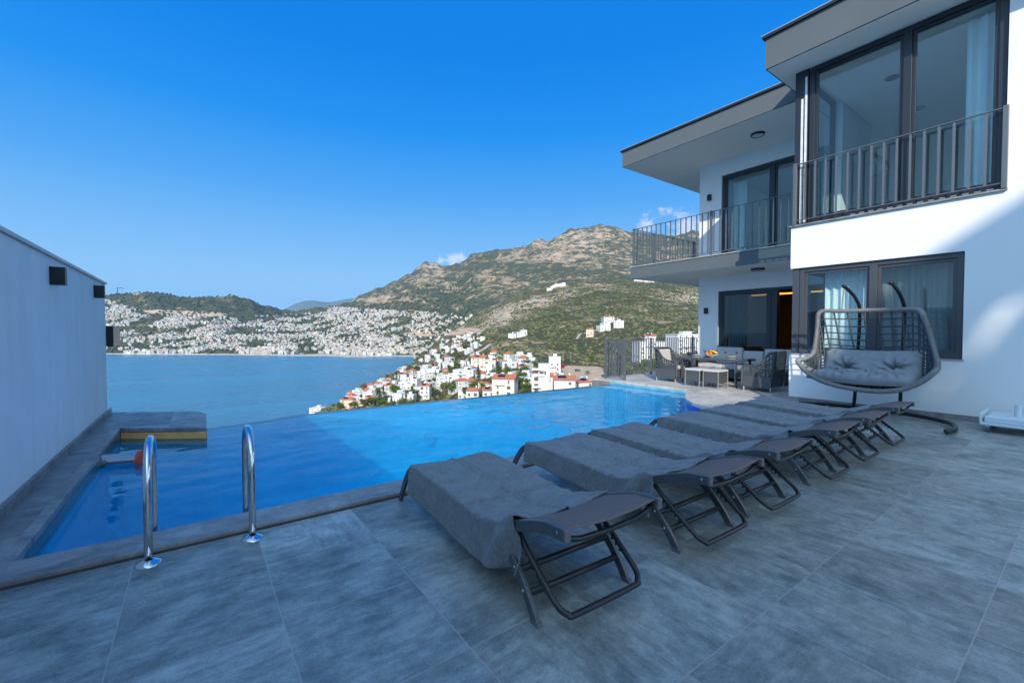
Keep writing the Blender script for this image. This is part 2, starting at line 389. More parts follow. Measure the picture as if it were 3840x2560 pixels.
M = {}
M['deck'] = mat_deck()
M['coping'] = mat_deck('coping_stone', False, base=((.16,.155,.145),(.24,.23,.22),(.34,.33,.31)))
M['terr'] = mat_deck('terrace_tile', True, base=((.36,.335,.30),(.50,.47,.43),(.62,.59,.55)))
M['ledge'] = simple('dark_gap', (.05,.045,.045), .8)
M['plaster_l'] = mat_plaster('left_wall_render', (.86,.88,.80), .12, .16, .5)
M['white'] = mat_plaster('white_render', (.80,.80,.79), .03, .0, .25)
M['soffit'] = mat_plaster('soffit_paint', (.90,.84,.75), .03, 0, .1)  # warm bounce from the sunlit terrace partly put into this colour
M['fascia'] = mat_plaster('grey_fascia_render', (.112,.130,.142), .12, .0, .35)
M['cap'] = simple('metal_cap', (.035,.04,.045), .45, .3)
M['capw'] = simple('pale_metal_trim', (.45,.47,.48), .4, .4)
M['frame'] = simple('anthracite_frame', (.028,.032,.042), .38, .2, .05)
M['frameg'] = simple('grey_window_frame', (.07,.074,.084), .4, .2, .05)
M['rail'] = simple('railing_paint', (.125,.14,.155), .42, .3, .08)
M['black'] = simple('black_metal', (.012,.012,.014), .4, .2)
M['lampglass'] = simple('lamp_blue_side', (.02,.07,.13), .25, .1)
M['steel'] = simple('polished_steel', (.72,.73,.74), .09, 1.0, .03)
M['lounger'] = simple('lounger_aluminium', (.105,.115,.125), .4, .45, .12, 20)
M['loungerd'] = simple('lounger_tube', (.035,.036,.04), .4, .35)
M['plug'] = simple('plastic_plug', (.15,.13,.14), .6)
M['sling'] = simple('brown_sling_mesh', (.155,.115,.10), .75, 0, .12, 60, .6, 700, .001)
M['towel'] = mat_towel()
M['pool'] = mat_pooltile()
M['poolwater'] = mat_water()
M['glass'] = mat_glass('window_glass', (.84,.92,.93), 1.5, 1.3)
M['glassdoor'] = mat_glass('door_glass', (.40,.50,.50), 1.5, 1.8)
M['wicker'] = mat_wicker('swing_wicker', (.07,.075,.08), (.46,.46,.45))
M['cord'] = simple('swing_cord', (.03,.04,.05), .5, 0, .3, 60)
M['wick2'] = mat_wicker('dark_grey_wicker', (.032,.038,.044), (.105,.118,.128), 110)
M['cushion'] = simple('grey_cushion', (.23,.245,.255), .92, 0, .14, 14, .5, 260, .003)
M['wickl'] = simple('pale_wicker', (.22,.22,.215), .6, 0, .2, 30)
M['cream'] = simple('pale_cushion', (.46,.45,.44), .9, 0, .05, 10, .3, 200, .002)
M['curtain'] = simple('sheer_curtain', (.84,.87,.86), .9, 0, .05)
M['curtaing'] = simple('grey_curtain', (.33,.31,.31), .9, 0, .05)
M['inter'] = simple('interior_paint', (.80,.80,.79), .9, 0, .03, 2)
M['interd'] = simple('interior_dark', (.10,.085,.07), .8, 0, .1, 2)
M['tabletop'] = simple('smoked_glass_top', (.10,.12,.13), .08, 0, .1)
M['white_pl'] = simple('white_plastic', (.62,.70,.74), .45, 0, .05)
M['bolt'] = simple('bolt_steel', (.5,.5,.5), .3, 1)
mt, nt_, b_ = newmat('cobalt_mosaic')
_v = geo(nt_); _vo = nt_.nodes.new('ShaderNodeTexVoronoi'); _vo.inputs['Scale'].default_value = 40; nt_.links.new(_v, _vo.inputs['Vector'])
nt_.links.new(mixc(nt_, mrange(nt_, _vo.outputs['Distance'], 0, .6), (.008,.03,.45), (.02,.07,.62)), b_.inputs['Base Color']); b_.inputs['Roughness'].default_value = .15
M['mosaic'] = mt
M['gold_lit_stone'] = simple('gold_lit_stone', (.95,.42,.12), .55, 0, .25, 7)  # golden light on the corner wall put into the stone colour
M['terracotta'] = simple('terracotta', (.40,.135,.065), .8, 0, .2, .8)
M['housew'] = mat_plaster('villa_render', (.60,.59,.57), .04, 0, 0)
M['housec'] = mat_plaster('villa_cream_render', (.74,.68,.58), .04, 0, 0)
M['housep'] = mat_plaster('villa_pink_render', (.70,.52,.42), .05, 0, 0)
M['hglass'] = simple('villa_window', (.10,.125,.14), .2, 0, .5, .2)
M['solar'] = simple('solar_panel', (.012,.02,.06), .15, .2)
M['tank'] = simple('solar_tank', (.6,.62,.64), .3, .6)
M['tint'] = mat_tint('town_render')
M['emit'] = bpy.data.materials.new('cove_light'); M['emit'].use_nodes = True
_b = M['emit'].node_tree.nodes['Principled BSDF']; _b.inputs['Emission Color'].default_value = (1, .42, .08, 1); _b.inputs['Emission Strength'].default_value = 1.3; _b.inputs['Base Color'].default_value = (.6,.3,.1,1)

# ================================================================== STRUCTURE: deck and pool
WZ = -.12
arc = [(9.40,5.80),(9.15,5.68),(8.80,5.50),(8.42,5.28),(8.08,5.03),(7.80,4.74),(7.62,4.42),(7.53,4.10),(7.50,3.80)]
lip = [(.10,8.08),(.55,8.14),(.95,8.22),(1.43,8.42),(3.35,8.44),(5.9,8.30),(9.55,8.16)]
g = G()
g.prism([(-1.19,-9),(22,-9),(22,3.50),(-1.19,3.50)], -.30, 0.0)
struct(g.build('pool_deck', M['deck']))
g = G()
g.prism([(7.50,3.50),(22,3.50),(22,8.95),(9.30,8.95),(9.30,8.88),(9.55,8.88),(9.55,5.85)]+arc, -.06, 0.0)
struct(g.build('terrace', M['terr']))
g = G(); g.box(-.90,3.50,-.08,7.50,3.80,.035); struct(g.build('pool_coping_near', M['coping'], bevel=.006))
g = G(); g.box(-1.19,3.485,-.06,7.5,3.497,.012); struct(g.build('coping_shadow_gap', M['ledge']))
g = G(); g.prism([(-1.19,3.50),(-.90,3.50),(-.88,8.17),(.10,7.50),(.12,8.75),(.0,9.14),(-1.19,9.86)], -.03, .03)
struct(g.build('pool_coping_left', M['coping'], bevel=.006))
g = G(); g.box(-1.185,3.0,.03,-1.155,9.80,.115); g.box(-1.185,-9,.0,-1.155,3.0,.09)
struct(g.build('wall_skirting', M['coping']))
g = G(); g.box(9.652,-9,.002,9.668,3.768,.085); struct(g.build('villa_skirting', M['coping']))
# pool shell: faces that look into the water (walls and floor with steps at the right end)
ZB = -1.45
g = G()
def wallq(a, b, z0, z1, fl=False):
    g.add([(a[0],a[1],z0),(b[0],b[1],z0),(b[0],b[1],z1),(a[0],a[1],z1)], [(0,1,2,3)])
wallq((-.90,3.80),(7.50,3.80), ZB, -.06); wallq((-.90,3.80),(-.88,8.17), ZB, -.16)
wallq((9.55,5.85),(9.55,8.16), ZB, -.15); wallq((9.40,5.80),(9.55,5.85), ZB, -.15)
g.add([(-1.5,3.3,ZB),(10,3.3,ZB),(10,9.2,ZB),(-1.5,9.2,ZB)], [(0,1,2,3)])
for i in range(len(lip)-1): wallq(lip[i], lip[i+1], ZB, WZ-.004)
bo = struct(g.build('pool_basin', M['pool']))
g = G(); wallq((9.55,5.85),(9.55,8.36), -.15, -.06); wallq((9.40,5.80),(9.55,5.85), -.15, -.06); struct(g.build('pool_waterline_tile', simple('waterline_tile', (.13,.36,.42), .25, 0, .5, 5)))
g = G(); wallq((-.90,3.80),(-.88,8.17), -.16, -.03); struct(g.build('pool_edge_tile', simple('teal_edge_tile', (.045,.13,.13), .25, 0, .3, 3)))
g = G()
for i in range(len(lip)-1):      # thick weir wall outside the infinity edge
    a, b = Vector(lip[i]), Vector(lip[i+1])
    g.prism([(a.x,a.y+.004),(b.x,b.y+.004),(b.x,b.y+.18),(a.x,a.y+.18)], -3.2, WZ-.006)
g.box(-1.44,3.5,-3.2,-1.19,9.86,-.01); g.box(-1.19,9.5,-3.2,.0,9.7,-.08); g.box(9.35,8.36,-3.2,22,8.86,-.07)
struct(g.build('pool_weir_wall', M['coping']))
g = G()
for i in range(len(arc)-1): wallq(arc[i], arc[i+1], ZB, -.062)
struct(g.build('pool_mosaic_curve', M['mosaic']))
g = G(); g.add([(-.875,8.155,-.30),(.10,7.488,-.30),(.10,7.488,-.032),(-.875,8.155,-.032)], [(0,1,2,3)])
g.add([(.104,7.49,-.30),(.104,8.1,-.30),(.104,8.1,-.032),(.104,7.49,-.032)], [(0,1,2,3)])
struct(g.build('pool_corner_wall', M['gold_lit_stone']))
g = G(); wallq((-.873,8.14),(.10,7.485), ZB, -.302); wallq((.10,7.485),(.10,8.1), ZB, -.302); struct(g.build('pool_corner_base', M['pool']))
# water surface: one rippled sheet from the near wall to the infinity edge
def wave(x, y):
    q = Vector((x, y*1.25, 0))
    return .0048*noise.noise(q*1.5)+.0030*noise.noise(q*3.3+Vector((5,2,0)))+.0011*noise.noise(q*7.5+Vector((1,9,0)))
def ylip(x):
    for a, b in zip(lip, lip[1:]):
        if x <= b[0]: return a[1]+(b[1]-a[1])*max(0, (x-a[0])/(b[0]-a[0]))
    return lip[-1][1]
g = G()
g.grid(lambda i, j: (lambda x, y: (x, y, WZ+wave(x, y)))(-.895+.999*i, 3.79+(8.165-(.999*i-.0)*.67-3.79)*j), 32, 140)
g.grid(lambda i, j: (lambda x, y: (x, y, WZ+wave(x, y)*min(1, max(0.0, (ylip(x)-y)*3+.15))))(.104+9.47*i, 3.79+(ylip(.104+9.47*i)+.16-3.79)*j), 300, 140)
wo = struct(g.build('pool_water', M['poolwater'], smooth=True))
# pool floor lights
for (u, v) in ((1608,1640),(1967,1577)):
    q = gz(u, v, WZ); d = (q-Vector((0,0,H))).normalized()
    # refraction-free water: the lamp on the far wall / floor line of sight
    tt = (ZB-H)/d.z; q = Vector((0,0,H))+d*tt
    if q.y > 8.2:
        tt = 8.25/d.y; q = Vector((0,0,H))+d*tt
        t = thing('pool_light', q, 'small round white pool light set in the far pool wall, '+('nearer the left' if u < 1700 else 'nearer the terrace'), 'pool light')
        gg = G(); gg.lathe([(0,0),(.10,0),(.12,.01),(.12,.02)], seg=16); o = gg.build('light_cover', M['white_pl'], t, world=False); o.rotation_euler = (math.pi/2,0,0); o.location = (0,0,0)
    else:
        t = thing('pool_light', q, 'small round white pool light on the pool floor', 'pool light')
        gg = G(); gg.lathe([(0,.02),(.10,.02),(.12,.01),(.12,0)], seg=16); gg.build('light_cover', M['white_pl'], t, world=False)

# solid cylinder added for a silver, red-ended tank mirrored in the water
q = gz(478, 1738, WZ)
t = thing('tank_reflection', (q.x, q.y, WZ), 'small silver canister with an orange red end, solid stand-in for a mirrored tank by the left pool wall', 'reflection')
ax = (gz(520,1722,WZ)-gz(405,1772,WZ)); ax.z = 0; L_ = ax.length; ang = math.atan2(ax.y, ax.x)
def rotcyl(name, r, x0, x1, mat):
    gg = G(); seg = 20
    vs = [(x, r*math.cos(2*math.pi*k/seg), r*math.sin(2*math.pi*k/seg)) for x in (x0, x1) for k in range(seg)]
    gg.add(vs, [(k,(k+1)%seg,seg+(k+1)%seg,seg+k) for k in range(seg)]+[tuple(range(seg)), tuple(range(seg,2*seg))[::-1]])
    o = gg.build(name, mat, t, world=False, smooth=False); o.rotation_euler = (0,0,0); return o
rotcyl('tank_reflection_body', .095, -.22, .10, M['steel']); rotcyl('tank_reflection_cap', .11, .10, .14, simple('orange_red_cap', (.55,.07,.02), .5))
t.rotation_euler[2] = -.25
t.location.z = WZ+.03

# ================================================================== left wall and its lamps
t = thing('garden_wall', (-1.3, 4, 0), 'tall streaked grey rendered wall along the left side of the pool', 'wall')
g = G(); g.box(-1.44,-9,-.3,-1.19,9.62,2.15); g.build('wall_body', M['plaster_l'], t)
g = G(); g.box(-1.46,-9,2.153,-1.165,9.66,2.185); g.build('wall_cap', M['capw'], t)
def wall_lamp(x, y, z0, z1, w, d, label, rz=0, two=False):
    t = thing('wall_lamp', (x, y, z0), label, 'wall lamp', 'box lamps on the left wall')
    g = G(); g.box(x, y, z0, x+w, y+d, z1); o = g.build('lamp_housing', M['black'], t, bevel=.003)
    g = G(); g.box(x+w*.15, y+d*.15, z0-.004, x+w*.85, y+d*.85, z0-.001); g.build('lamp_lens', M['lampglass'], t)
    if two:
        g = G(); g.box(x+w+.001, y+.01, z0+.01, x+w+.006, y+d-.01, z1-.01); g.build('side_plate', M['lampglass'], t)
    return t
wall_lamp(-1.19, 6.30, 1.87, 2.05, .115, .09, 'black box lamp high on the left wall, the nearer of the two under the cap')
wall_lamp(-1.19, 8.65, 1.88, 2.06, .115, .09, 'black box lamp high on the left wall near its far end')
wall_lamp(-1.19, 9.63, 1.14, 1.48, .085, .80, 'large black and blue box lamp lower down on the far end of the left wall', two=True)

# ================================================================== pool ladder
t = thing('pool_ladder', (0, 3.38, 0), 'stainless steel pool ladder handrails standing on the near pool edge', 'pool ladder')
for (bx, bu) in ((-.25, 0), (.29, 1)):
    y0 = 3.37
    pts = [(bx, y0, .0), (bx, y0, .25), (bx, y0, .46)]
    for k in range(1, 16):
        a = math.pi*k/16; pts.append((bx, y0+.245-.245*math.cos(a), .47+.235*math.sin(a)))
    pts += [(bx, y0+.49, .46), (bx, y0+.49, .1), (bx, y0+.49, -.5), (bx, y0+.49, -1.05)]
    g = G(); g.tube(pts, .0215, 14); h = g.build('handrail', M['steel'], t, smooth=True)
    g = G(); g.lathe([(.0225,.028),(.028,.026),(.060,.012),(.066,.006),(.067,.001)], (bx, y0, 0), 24); g.build('base_flange', M['steel'], h, smooth=True)
for z in (-.35, -.65, -.95):
    g = G(); g.box(-.25, 3.84, z, .29, 3.90, z+.02); g.build('tread', M['steel'], t)

# ================================================================== LOUNGERS
def smooth_open2(P, n):
    P = [Vector(p) for p in P]; out = []
    for i in range(len(P)-1):
        p0 = P[max(i-1,0)]; p1 = P[i]; p2 = P[i+1]; p3 = P[min(i+2,len(P)-1)]
        for k in range(n):
            f = k/n; out.append(.5*((2*p1)+(p2-p0)*f+(2*p0-5*p1+4*p2-p3)*f*f+(3*p1-p0-3*p2+p3)*f**3))
    out.append(P[-1]); return out
def lounger_parts(root):
    W_ = .63; xs = (0.0, W_)
    zf = .355
    def railpath(x): return [(x, 3.10, .325), (x, 2.95, .335), (x, 2.60, .325), (x, 2.06, .295)]
    def backpath(x): return [(x, 2.07, .300), (x, 1.92, .350), (x, 1.72, .425), (x, 1.60, .470), (x, 1.50, .500), (x, 1.37, .512)]
    for x in xs:
        g = G(); g.flat(railpath(x), .034, .056, upv=(0,0,1)); g.build('side_rail', M['lounger'], root, world=False, bevel=.004)
    for x in xs:   # foot-end legs: curl over the rail end down to the floor
        g = G(); g.flat(*[smooth_open2([(x,3.02,.325),(x,3.12,.330),(x,3.20,.300),(x,3.27,.23),(x,3.34,.13),(x,3.42,.0)], 3)], .048, .024, upv=(1,0,0)); g.build('leg', M['lounger'], root, world=False, bevel=.004)
    for x, dx in ((xs[0], -.003), (xs[1], .003)):   # head-end legs
        g = G(); g.flat(*[smooth_open2([(x+dx,1.98,.30),(x+dx,1.88,.285),(x+dx,1.78,.24),(x+dx,1.69,.16),(x+dx,1.61,.06),(x+dx,1.575,.0)], 3)], .048, .024, upv=(1,0,0)); lg = g.build('leg', M['lounger'], root, world=False, bevel=.004)
        for (yy, zz) in ((1.74, .21), (1.665, .125)):
            g = G(); g.sphere((x+dx-.013*(1 if dx < 0 else -1), yy, zz), .006, .009, .009, 8, 5); g.build('bolt', M['bolt'], lg, world=False)
        g = G(); g.obox((x+dx, 1.577, .012), .027, .056, .024); g.build('leg_foot', M['plug'], lg, world=False)
    for (yy, zz) in ((1.72, .20), (1.645, .115)):
        g = G(); g.tube([(0,yy,zz),(W_,yy,zz)], .0165, 10); g.build('crossbar', M['loungerd'], root, world=False, smooth=True)
    # backrest: two bent rails, sling, head bar and end plugs
    for x in xs:
        g = G(); g.flat(backpath(x), .034, .056, upv=(0,0,1)); br = g.build('backrest_rail', M['lounger'], root, world=False, bevel=.004)
        g = G(); g.obox((x, 1.362, .512), .031, .014, .052); g.build('end_plug', M['plug'], br, world=False)
        g = G(); g.sphere((x-.015*(1 if x == 0 else -1), 1.41, .513), .005, .008, .008, 8, 5); g.build('bolt', M['bolt'], br, world=False)
    g = G()
    bp = [(Vector(p)) for p in backpath(0)]
    def onpath(pp, s):
        n = len(pp)-1; i = min(int(s*n), n-1); f = s*n-i; return pp[i].lerp(pp[i+1], f)
    g.grid(lambda i, j: (lambda q: (.012+i*(W_-.024), q.y, q.z+.022-.022*math.sin(math.pi*i)))(onpath(bp, j)), 8, 20)
    g.build('backrest_sling', M['sling'], root, world=False, smooth=True, solid=.004)
    sp = [Vector(p) for p in railpath(0)]
    g = G(); g.grid(lambda i, j: (lambda q: (.012+i*(W_-.024), q.y, q.z+.022-.02*math.sin(math.pi*i)))(onpath(sp, j)), 8, 16)
    g.build('seat_sling', M['sling'], root, world=False, smooth=True, solid=.004)
    g = G(); g.tube([(0.0,1.40,.500),(.05,1.405,.468),(.12,1.41,.448),(.30,1.41,.440),(W_-.12,1.41,.448),(W_-.05,1.405,.468),(W_,1.40,.500)], .014, 10)
    g.build('head_bar', M['loungerd'], root, world=False, smooth=True)
    # U shaped backrest support with hook notches
    up_ = [(.035,1.80,.385),(.035,1.72,.315),(.038,1.55,.185),(.045,1.47,.125),(.075,1.435,.098),(.12,1.425,.090),(W_-.12,1.425,.090),(W_-.075,1.435,.098),(W_-.045,1.47,.125),(W_-.038,1.55,.185),(W_-.035,1.72,.315),(W_-.035,1.80,.385)]
    g = G(); g.tube(smooth_open2(up_, 4), .0150, 10); us = g.build('support_bracket', M['loungerd'], root, world=False, smooth=True)
    for x in (.035, W_-.035):
        for k in range(5):
            g = G(); f = k/5; g.obox((x, 1.70-.145*f, .285-.11*f), .008, .012, .040, rx=.5); g.build('notch_hook', M['loungerd'], us, world=False)
    g = G(); g.tube([(0,3.08,.32),(W_,3.08,.32)], .014, 10); g.build('foot_bar', M['loungerd'], root, world=False, smooth=True)

def make_towel(seed, loc, rz, label, hang=.235, xh=.05):
    W_ = .63
    rnd = random.Random(seed)
    yend = 1.745+rnd.uniform(-.015,.015)
    path = [Vector((0, 3.135, .372)), Vector((0, 3.05, .384)), Vector((0, 2.85, .382)), Vector((0, 2.45, .366)), Vector((0, 2.16, .352)), Vector((0, 2.05, .353)), Vector((0, 1.93, .396)), Vector((0, yend, .462))]
    # arclength param
    seg = [0]
    for a, b in zip(path, path[1:]): seg.append(seg[-1]+(b-a).length)
    def P(s):
        s *= seg[-1]
        for i in range(len(path)-1):
            if s <= seg[i+1]+1e-9:
                f = (s-seg[i])/(seg[i+1]-seg[i]); return path[i].lerp(path[i+1], f)
        return path[-1]
    crx = rnd.uniform(.28,.36)
    def f(i, j):
        s = 1-j   # j: 0 head end .. 1 foot end
        q = P(s)
        hangL = hang; hangR = .13+.03*math.sin(3*s+seed)
        tot = hangL+W_+.02+hangR; a = i*tot
        nz = noise.noise(Vector((a*3.1+seed*9, s*5, seed)))
        hd = max(0, (s-.70)/.30)      # folds gather towards the backrest
        if a < hangL:          # left drop
            k = 1-a/hangL; drop = (hangL+xh*hd**2-.02*(1-s))*k
            out = .004+.014*k+.016*math.sin(s*21+seed*2+k*1.5)*k*(.30+hd)+.055*hd*math.sin(s*34+k*3+seed)*(.4+k*.6)
            z = q.z-.012-drop*(1-.10*hd)
            if k < .12: out *= .7
            x = -.030-out*min(1, k*3); y = q.y-.04*hd*k
            return (x, y+.01*nz, z)
        if a > hangL+W_+.02:
            k = (a-hangL-W_-.02)/hangR
            x = W_+.026+.008*min(1, k*3)+.012*math.sin(s*24+seed)*k; z = q.z-.012-hangR*k
            return (x, q.y, z)
        xx = a-hangL-.01; m_ = xx/W_
        sag = -(.018+.020*hd*hd)*math.sin(math.pi*max(0, min(1, m_)))
        z = q.z+sag+.004*nz
        # crossed fold creases left from storing the towel
        z += .012*math.exp(-((m_-.5-.03*math.sin(seed))/.016)**2)-.007*math.exp(-((m_-.545-.03*math.sin(seed))/.016)**2)
        for sc in (.36, .62): z += .012*math.exp(-((s-sc-.01*math.cos(seed*3)-.01*m_)/.0065)**2)-.006*math.exp(-((s-sc-.018-.01*math.cos(seed*3)-.01*m_)/.0065)**2)
        # diagonal drape folds near hinge, on the left
        z += hd*.024*math.sin((m_*2.4+s*6.5)*5+seed)*math.exp(-m_*3.0)
        z += .004*noise.noise(Vector((m_*9+seed, s*16, seed)))+.0025*noise.noise(Vector((m_*22, s*40, seed)))
        z += .012*math.exp(-((s-.735)/.03)**2)*(.4+.6*m_)
        z += .003*math.sin(m_*34+seed+nz*4)*math.exp(-((s-.18)/.07)**2)
        edge = min(m_, 1-m_)
        if edge < .03: z -= .006*(1-edge/.03)
        return (xx*1.07-.022, q.y, z)
    g = G(); g.grid(f, 100, 190)
    o = g.build('beach_towel', M['towel'], None, smooth=True, solid=.006)
    o.location = loc; o.rotation_euler[2] = rz
    return tag(o, label, 'towel', 'grey towels laid over the sun loungers')

LX = [(1.20, 0.03), (2.41, 0.012), (3.33, 0.0), (4.47, 0.0), (5.37, 0.0), (6.38, 0.0)]
LL = ['grey aluminium sun lounger nearest the camera, first of the row by the pool',
      'second sun lounger from the camera, its towel hanging low beside the first one',
      'third sun lounger from the camera, bent brown headrest and notched bracket showing',
      'fourth sun lounger from the camera, behind the third',
      'fifth sun lounger from the camera, next to last of the row',
      'last sun lounger of the row, closest to the hanging swing chair']
TL = ['dark grey towel draped over the nearest lounger with a long fold on its side',
      'grey towel over the second lounger, its corner hanging beside the nearest headrest',
      'grey towel spread flat over the third lounger', 'grey towel spread flat over the fourth lounger',
      'grey towel over the fifth lounger', 'grey towel over the last lounger by the swing chair']
proto = None
for i, (x, rz) in enumerate(LX):
    loc = Vector((x + rz*1.53, 0, 0))
    if proto is None:
        proto = thing('sun_lounger', (0,0,0), LL[0], 'sun lounger', 'sun loungers in a row beside the pool'); lounger_parts(proto)
        o = proto; o.location = loc; o.rotation_euler[2] = -rz
    else:
        o = copy_tree(proto, None, loc, -rz); o['label'] = LL[i]
    make_towel(i*1.7+1, loc, -rz, TL[i], (.235,.18,.14,.13,.135,.12)[i], (.05,.10,.03,.03,.02,.02)[i])

# ================================================================== VILLA
t = thing('villa', (12, 0, 0), 'modern white two storey villa with flat grey roofs and corner windows on the right', 'house')
XF = 9.67; X2 = 13.2; YC = 3.77
g = G()
# box front wall X 9.67..9.92 with openings: lower window Y1.33-3.66 z.95-2.63, upper window Y.90-3.60 z3.5-6.56
g.box(XF, 3.665, 0, XF+.25, YC, .93)
g.box(XF, -9, 0, XF+.25, 3.665, .945)
g.box(XF, -9, .945, XF+.25, 1.325, 2.64)
g.box(XF, -9, 2.64, XF+.25, YC, 3.48)
g.box(XF, -9, 3.48, XF+.25, .93, 6.5)
g.build('front_wall', M['white'], t)
g = G()     # return wall facing +Y
g.box(XF+.25, 3.52, 0, X2, YC-.002, .93); g.box(XF+.25, 3.52, 2.66, X2, YC-.002, 3.47); g.box(XF+1.7, 3.52, .93, X2, YC-.002, 2.66); g.box(XF+1.9, 3.52, 3.47, X2, YC-.002, 6.5)
g.build('return_wall', M['white'], t)
g = G()     # recessed wall X2 with door openings
g.box(X2, 7.18, 0, X2+.25, 7.83, 3.08); g.box(X2, 3.52, 2.63, X2+.25, 7.18, 3.08); g.box(X2, 3.52, 0, X2+.25, 4.0, 2.63)
g.box(X2, 7.11, 3.45, X2+.25, 7.83, 6.64); g.box(X2, 3.52, 6.18, X2+.25, 7.11, 6.64); g.box(X2, 3.52, 3.45, X2+.25, 4.2, 6.18)
g.box(X2+.25, 7.58, 0, 22, 7.83, 3.08); g.box(X2+.25, 7.58, 3.45, 22, 7.83, 6.64)
g.build('recessed_wall', M['white'], t)
g = G(); g.box(11.40, YC+.002, 3.083, 22, 9.13, 3.44); g.build('balcony_slab', M['fascia'], t)
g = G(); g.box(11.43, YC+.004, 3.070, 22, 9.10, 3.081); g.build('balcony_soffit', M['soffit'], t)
g = G(); g.box(11.375, YC+.004, 3.442, 22, 9.155, 3.462); g.build('balcony_floor', M['terr'], t)
g = G(); g.box(11.15, 3.4, 6.643, 22, 9.28, 7.12); r1 = g.build('roof', M['fascia'], t)
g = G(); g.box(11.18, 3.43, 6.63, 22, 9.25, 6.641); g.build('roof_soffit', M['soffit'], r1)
g = G(); g.box(11.10, 3.35, 7.123, 22, 9.33, 7.165); g.build('roof_edge_trim', M['cap'], r1)
g = G(); g.box(11.09, 3.34, 7.167, 22, 9.34, 7.182); g.build('roof_edge_trim', M['capw'], r1)
g = G(); g.box(9.10, -9, 6.513, 22, 4.05, 7.10); r2 = g.build('roof', M['fascia'], t)
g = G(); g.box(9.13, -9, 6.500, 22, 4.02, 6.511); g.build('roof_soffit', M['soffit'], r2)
g = G(); g.box(9.05, -9, 7.103, 22, 4.10, 7.145); g.build('roof_edge_trim', M['cap'], r2)
g = G(); g.box(9.04, -9, 7.147, 22, 4.11, 7.162); g.build('roof_edge_trim', M['capw'], r2)
# interiors
g = G()
g.box(14.9,-2,0,15.0,3.5,3.0); g.box(XF+.25,-2.1,0,15,-2.0,3.0); g.box(XF+.25,-2,2.98,15,3.5,3.06); g.box(XF+.25,-2,3.44,15,3.5,3.46)
g.box(14.9,-2,3.5,15.0,3.5,6.5); g.box(XF+.25,-2.1,3.46,15,-2.0,6.5); g.box(XF+.26,-2,6.40,15,3.5,6.48)
g.box(12.0,-2,3.46,12.1,1.6,6.4)
g.box(18.0,3.77,3.45,18.1,7.6,6.6); g.box(X2+.25,4.2,6.45,18,7.58,6.6)
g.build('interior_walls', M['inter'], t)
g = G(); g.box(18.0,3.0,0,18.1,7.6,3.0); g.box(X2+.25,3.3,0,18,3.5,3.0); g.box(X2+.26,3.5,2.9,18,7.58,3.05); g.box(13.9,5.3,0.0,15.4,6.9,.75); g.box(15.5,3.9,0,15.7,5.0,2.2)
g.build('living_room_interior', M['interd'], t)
g = G(); g.box(X2+.4,3.55,2.62,16,3.70,2.66); g.box(15.8,3.7,2.62,15.95,7.4,2.66); g.box(X2+.8,6.4,2.62,15.8,6.5,2.66)
g.build('cove_light', M['emit'], t)
g = G()
for (x, y) in ((11.3,.9),(11.2,2.6),(13.2,2.6)): g.lathe([(0,0),(.11,0),(.12,-.01),(.10,-.02),(0,-.02)], (x, y, 6.398), 20)
g.build('ceiling_light', M['frame'], t)

def curtain(name, x, y0, y1, z0, z1, mat, parent, per=.11, amp=.035, axis='Y', lab=None):
    g = G()
    n = max(8, int(abs(y1-y0)/per*8))
    def f(i, j):
        a = y0+(y1-y0)*i; ph = 2*math.pi*(a/per)+1.5*math.sin(a*7)
        d = amp*math.sin(ph)*(.75+.25*j)+.010*math.sin(a*40)
        return (x+d, a, z0+(z1-z0)*j) if axis == 'Y' else (a, x+d, z0+(z1-z0)*j)
    g.grid(f, n, 6); o = g.build(name, mat, parent, smooth=True)
    return o
def window(name, X, y0, y1, z0, z1, mull, fmat, label=None, fw=.075, glass='glass', sash=True, parent=t):
    """framed glazing in the plane X (facing -X); mull = list of Y of mullions"""
    g = G(); d0, d1 = X+.05, X+.15
    g.box(d0, y0, z1-fw, d1, y1, z1); g.box(d0, y0, z0, d1, y1, z0+fw); g.box(d0, y0, z0+fw, d1, y0+fw, z1-fw); g.box(d0, y1-fw, z0+fw, d1, y1, z1-fw)
    for m_ in mull: g.box(d0-.012, m_-.055, z0+fw, d1-.012, m_+.055, z1-fw)
    fr = g.build('window_frame', fmat, parent, bevel=.004)
    edges = [y0+fw]+[q for m_ in mull for q in (m_-.055, m_+.055)]+[y1-fw]
    for k in range(0, len(edges), 2):
        a, b = edges[k], edges[k+1]
        if b-a < .1: continue
        g = G(); s_ = .05; xx = X+.075
        g.box(xx, a, z1-fw-s_, xx+.05, b, z1-fw); g.box(xx, a, z0+fw, xx+.05, b, z0+fw+s_); g.box(xx, a, z0+fw+s_, xx+.05, a+s_, z1-fw-s_); g.box(xx, b-s_, z0+fw+s_, xx+.05, b, z1-fw-s_)
        g.build('sash', fmat, fr, bevel=.003)
        g = G(); g.box(xx+.02, a+s_, z0+fw+s_, xx+.028, b-s_, z1-fw-s_); g.build('pane', M[glass], fr)
    return fr
window('w', XF, 1.335, 3.62, .955, 2.63, [2.46], M['frameg'])
window('w', XF, .94, 3.50, 3.50, 6.49, [2.06], M['frame'], fw=.09)
g = G(); g.box(XF-.015, 1.30, .928, XF+.05, 3.76, .95); g.build('window_sill', M['capw'], t)
g = G(); g.box(XF-.045, .90, 3.465, XF+.05, YC+.03, 3.492); g.build('window_sill', M['coping'], t)
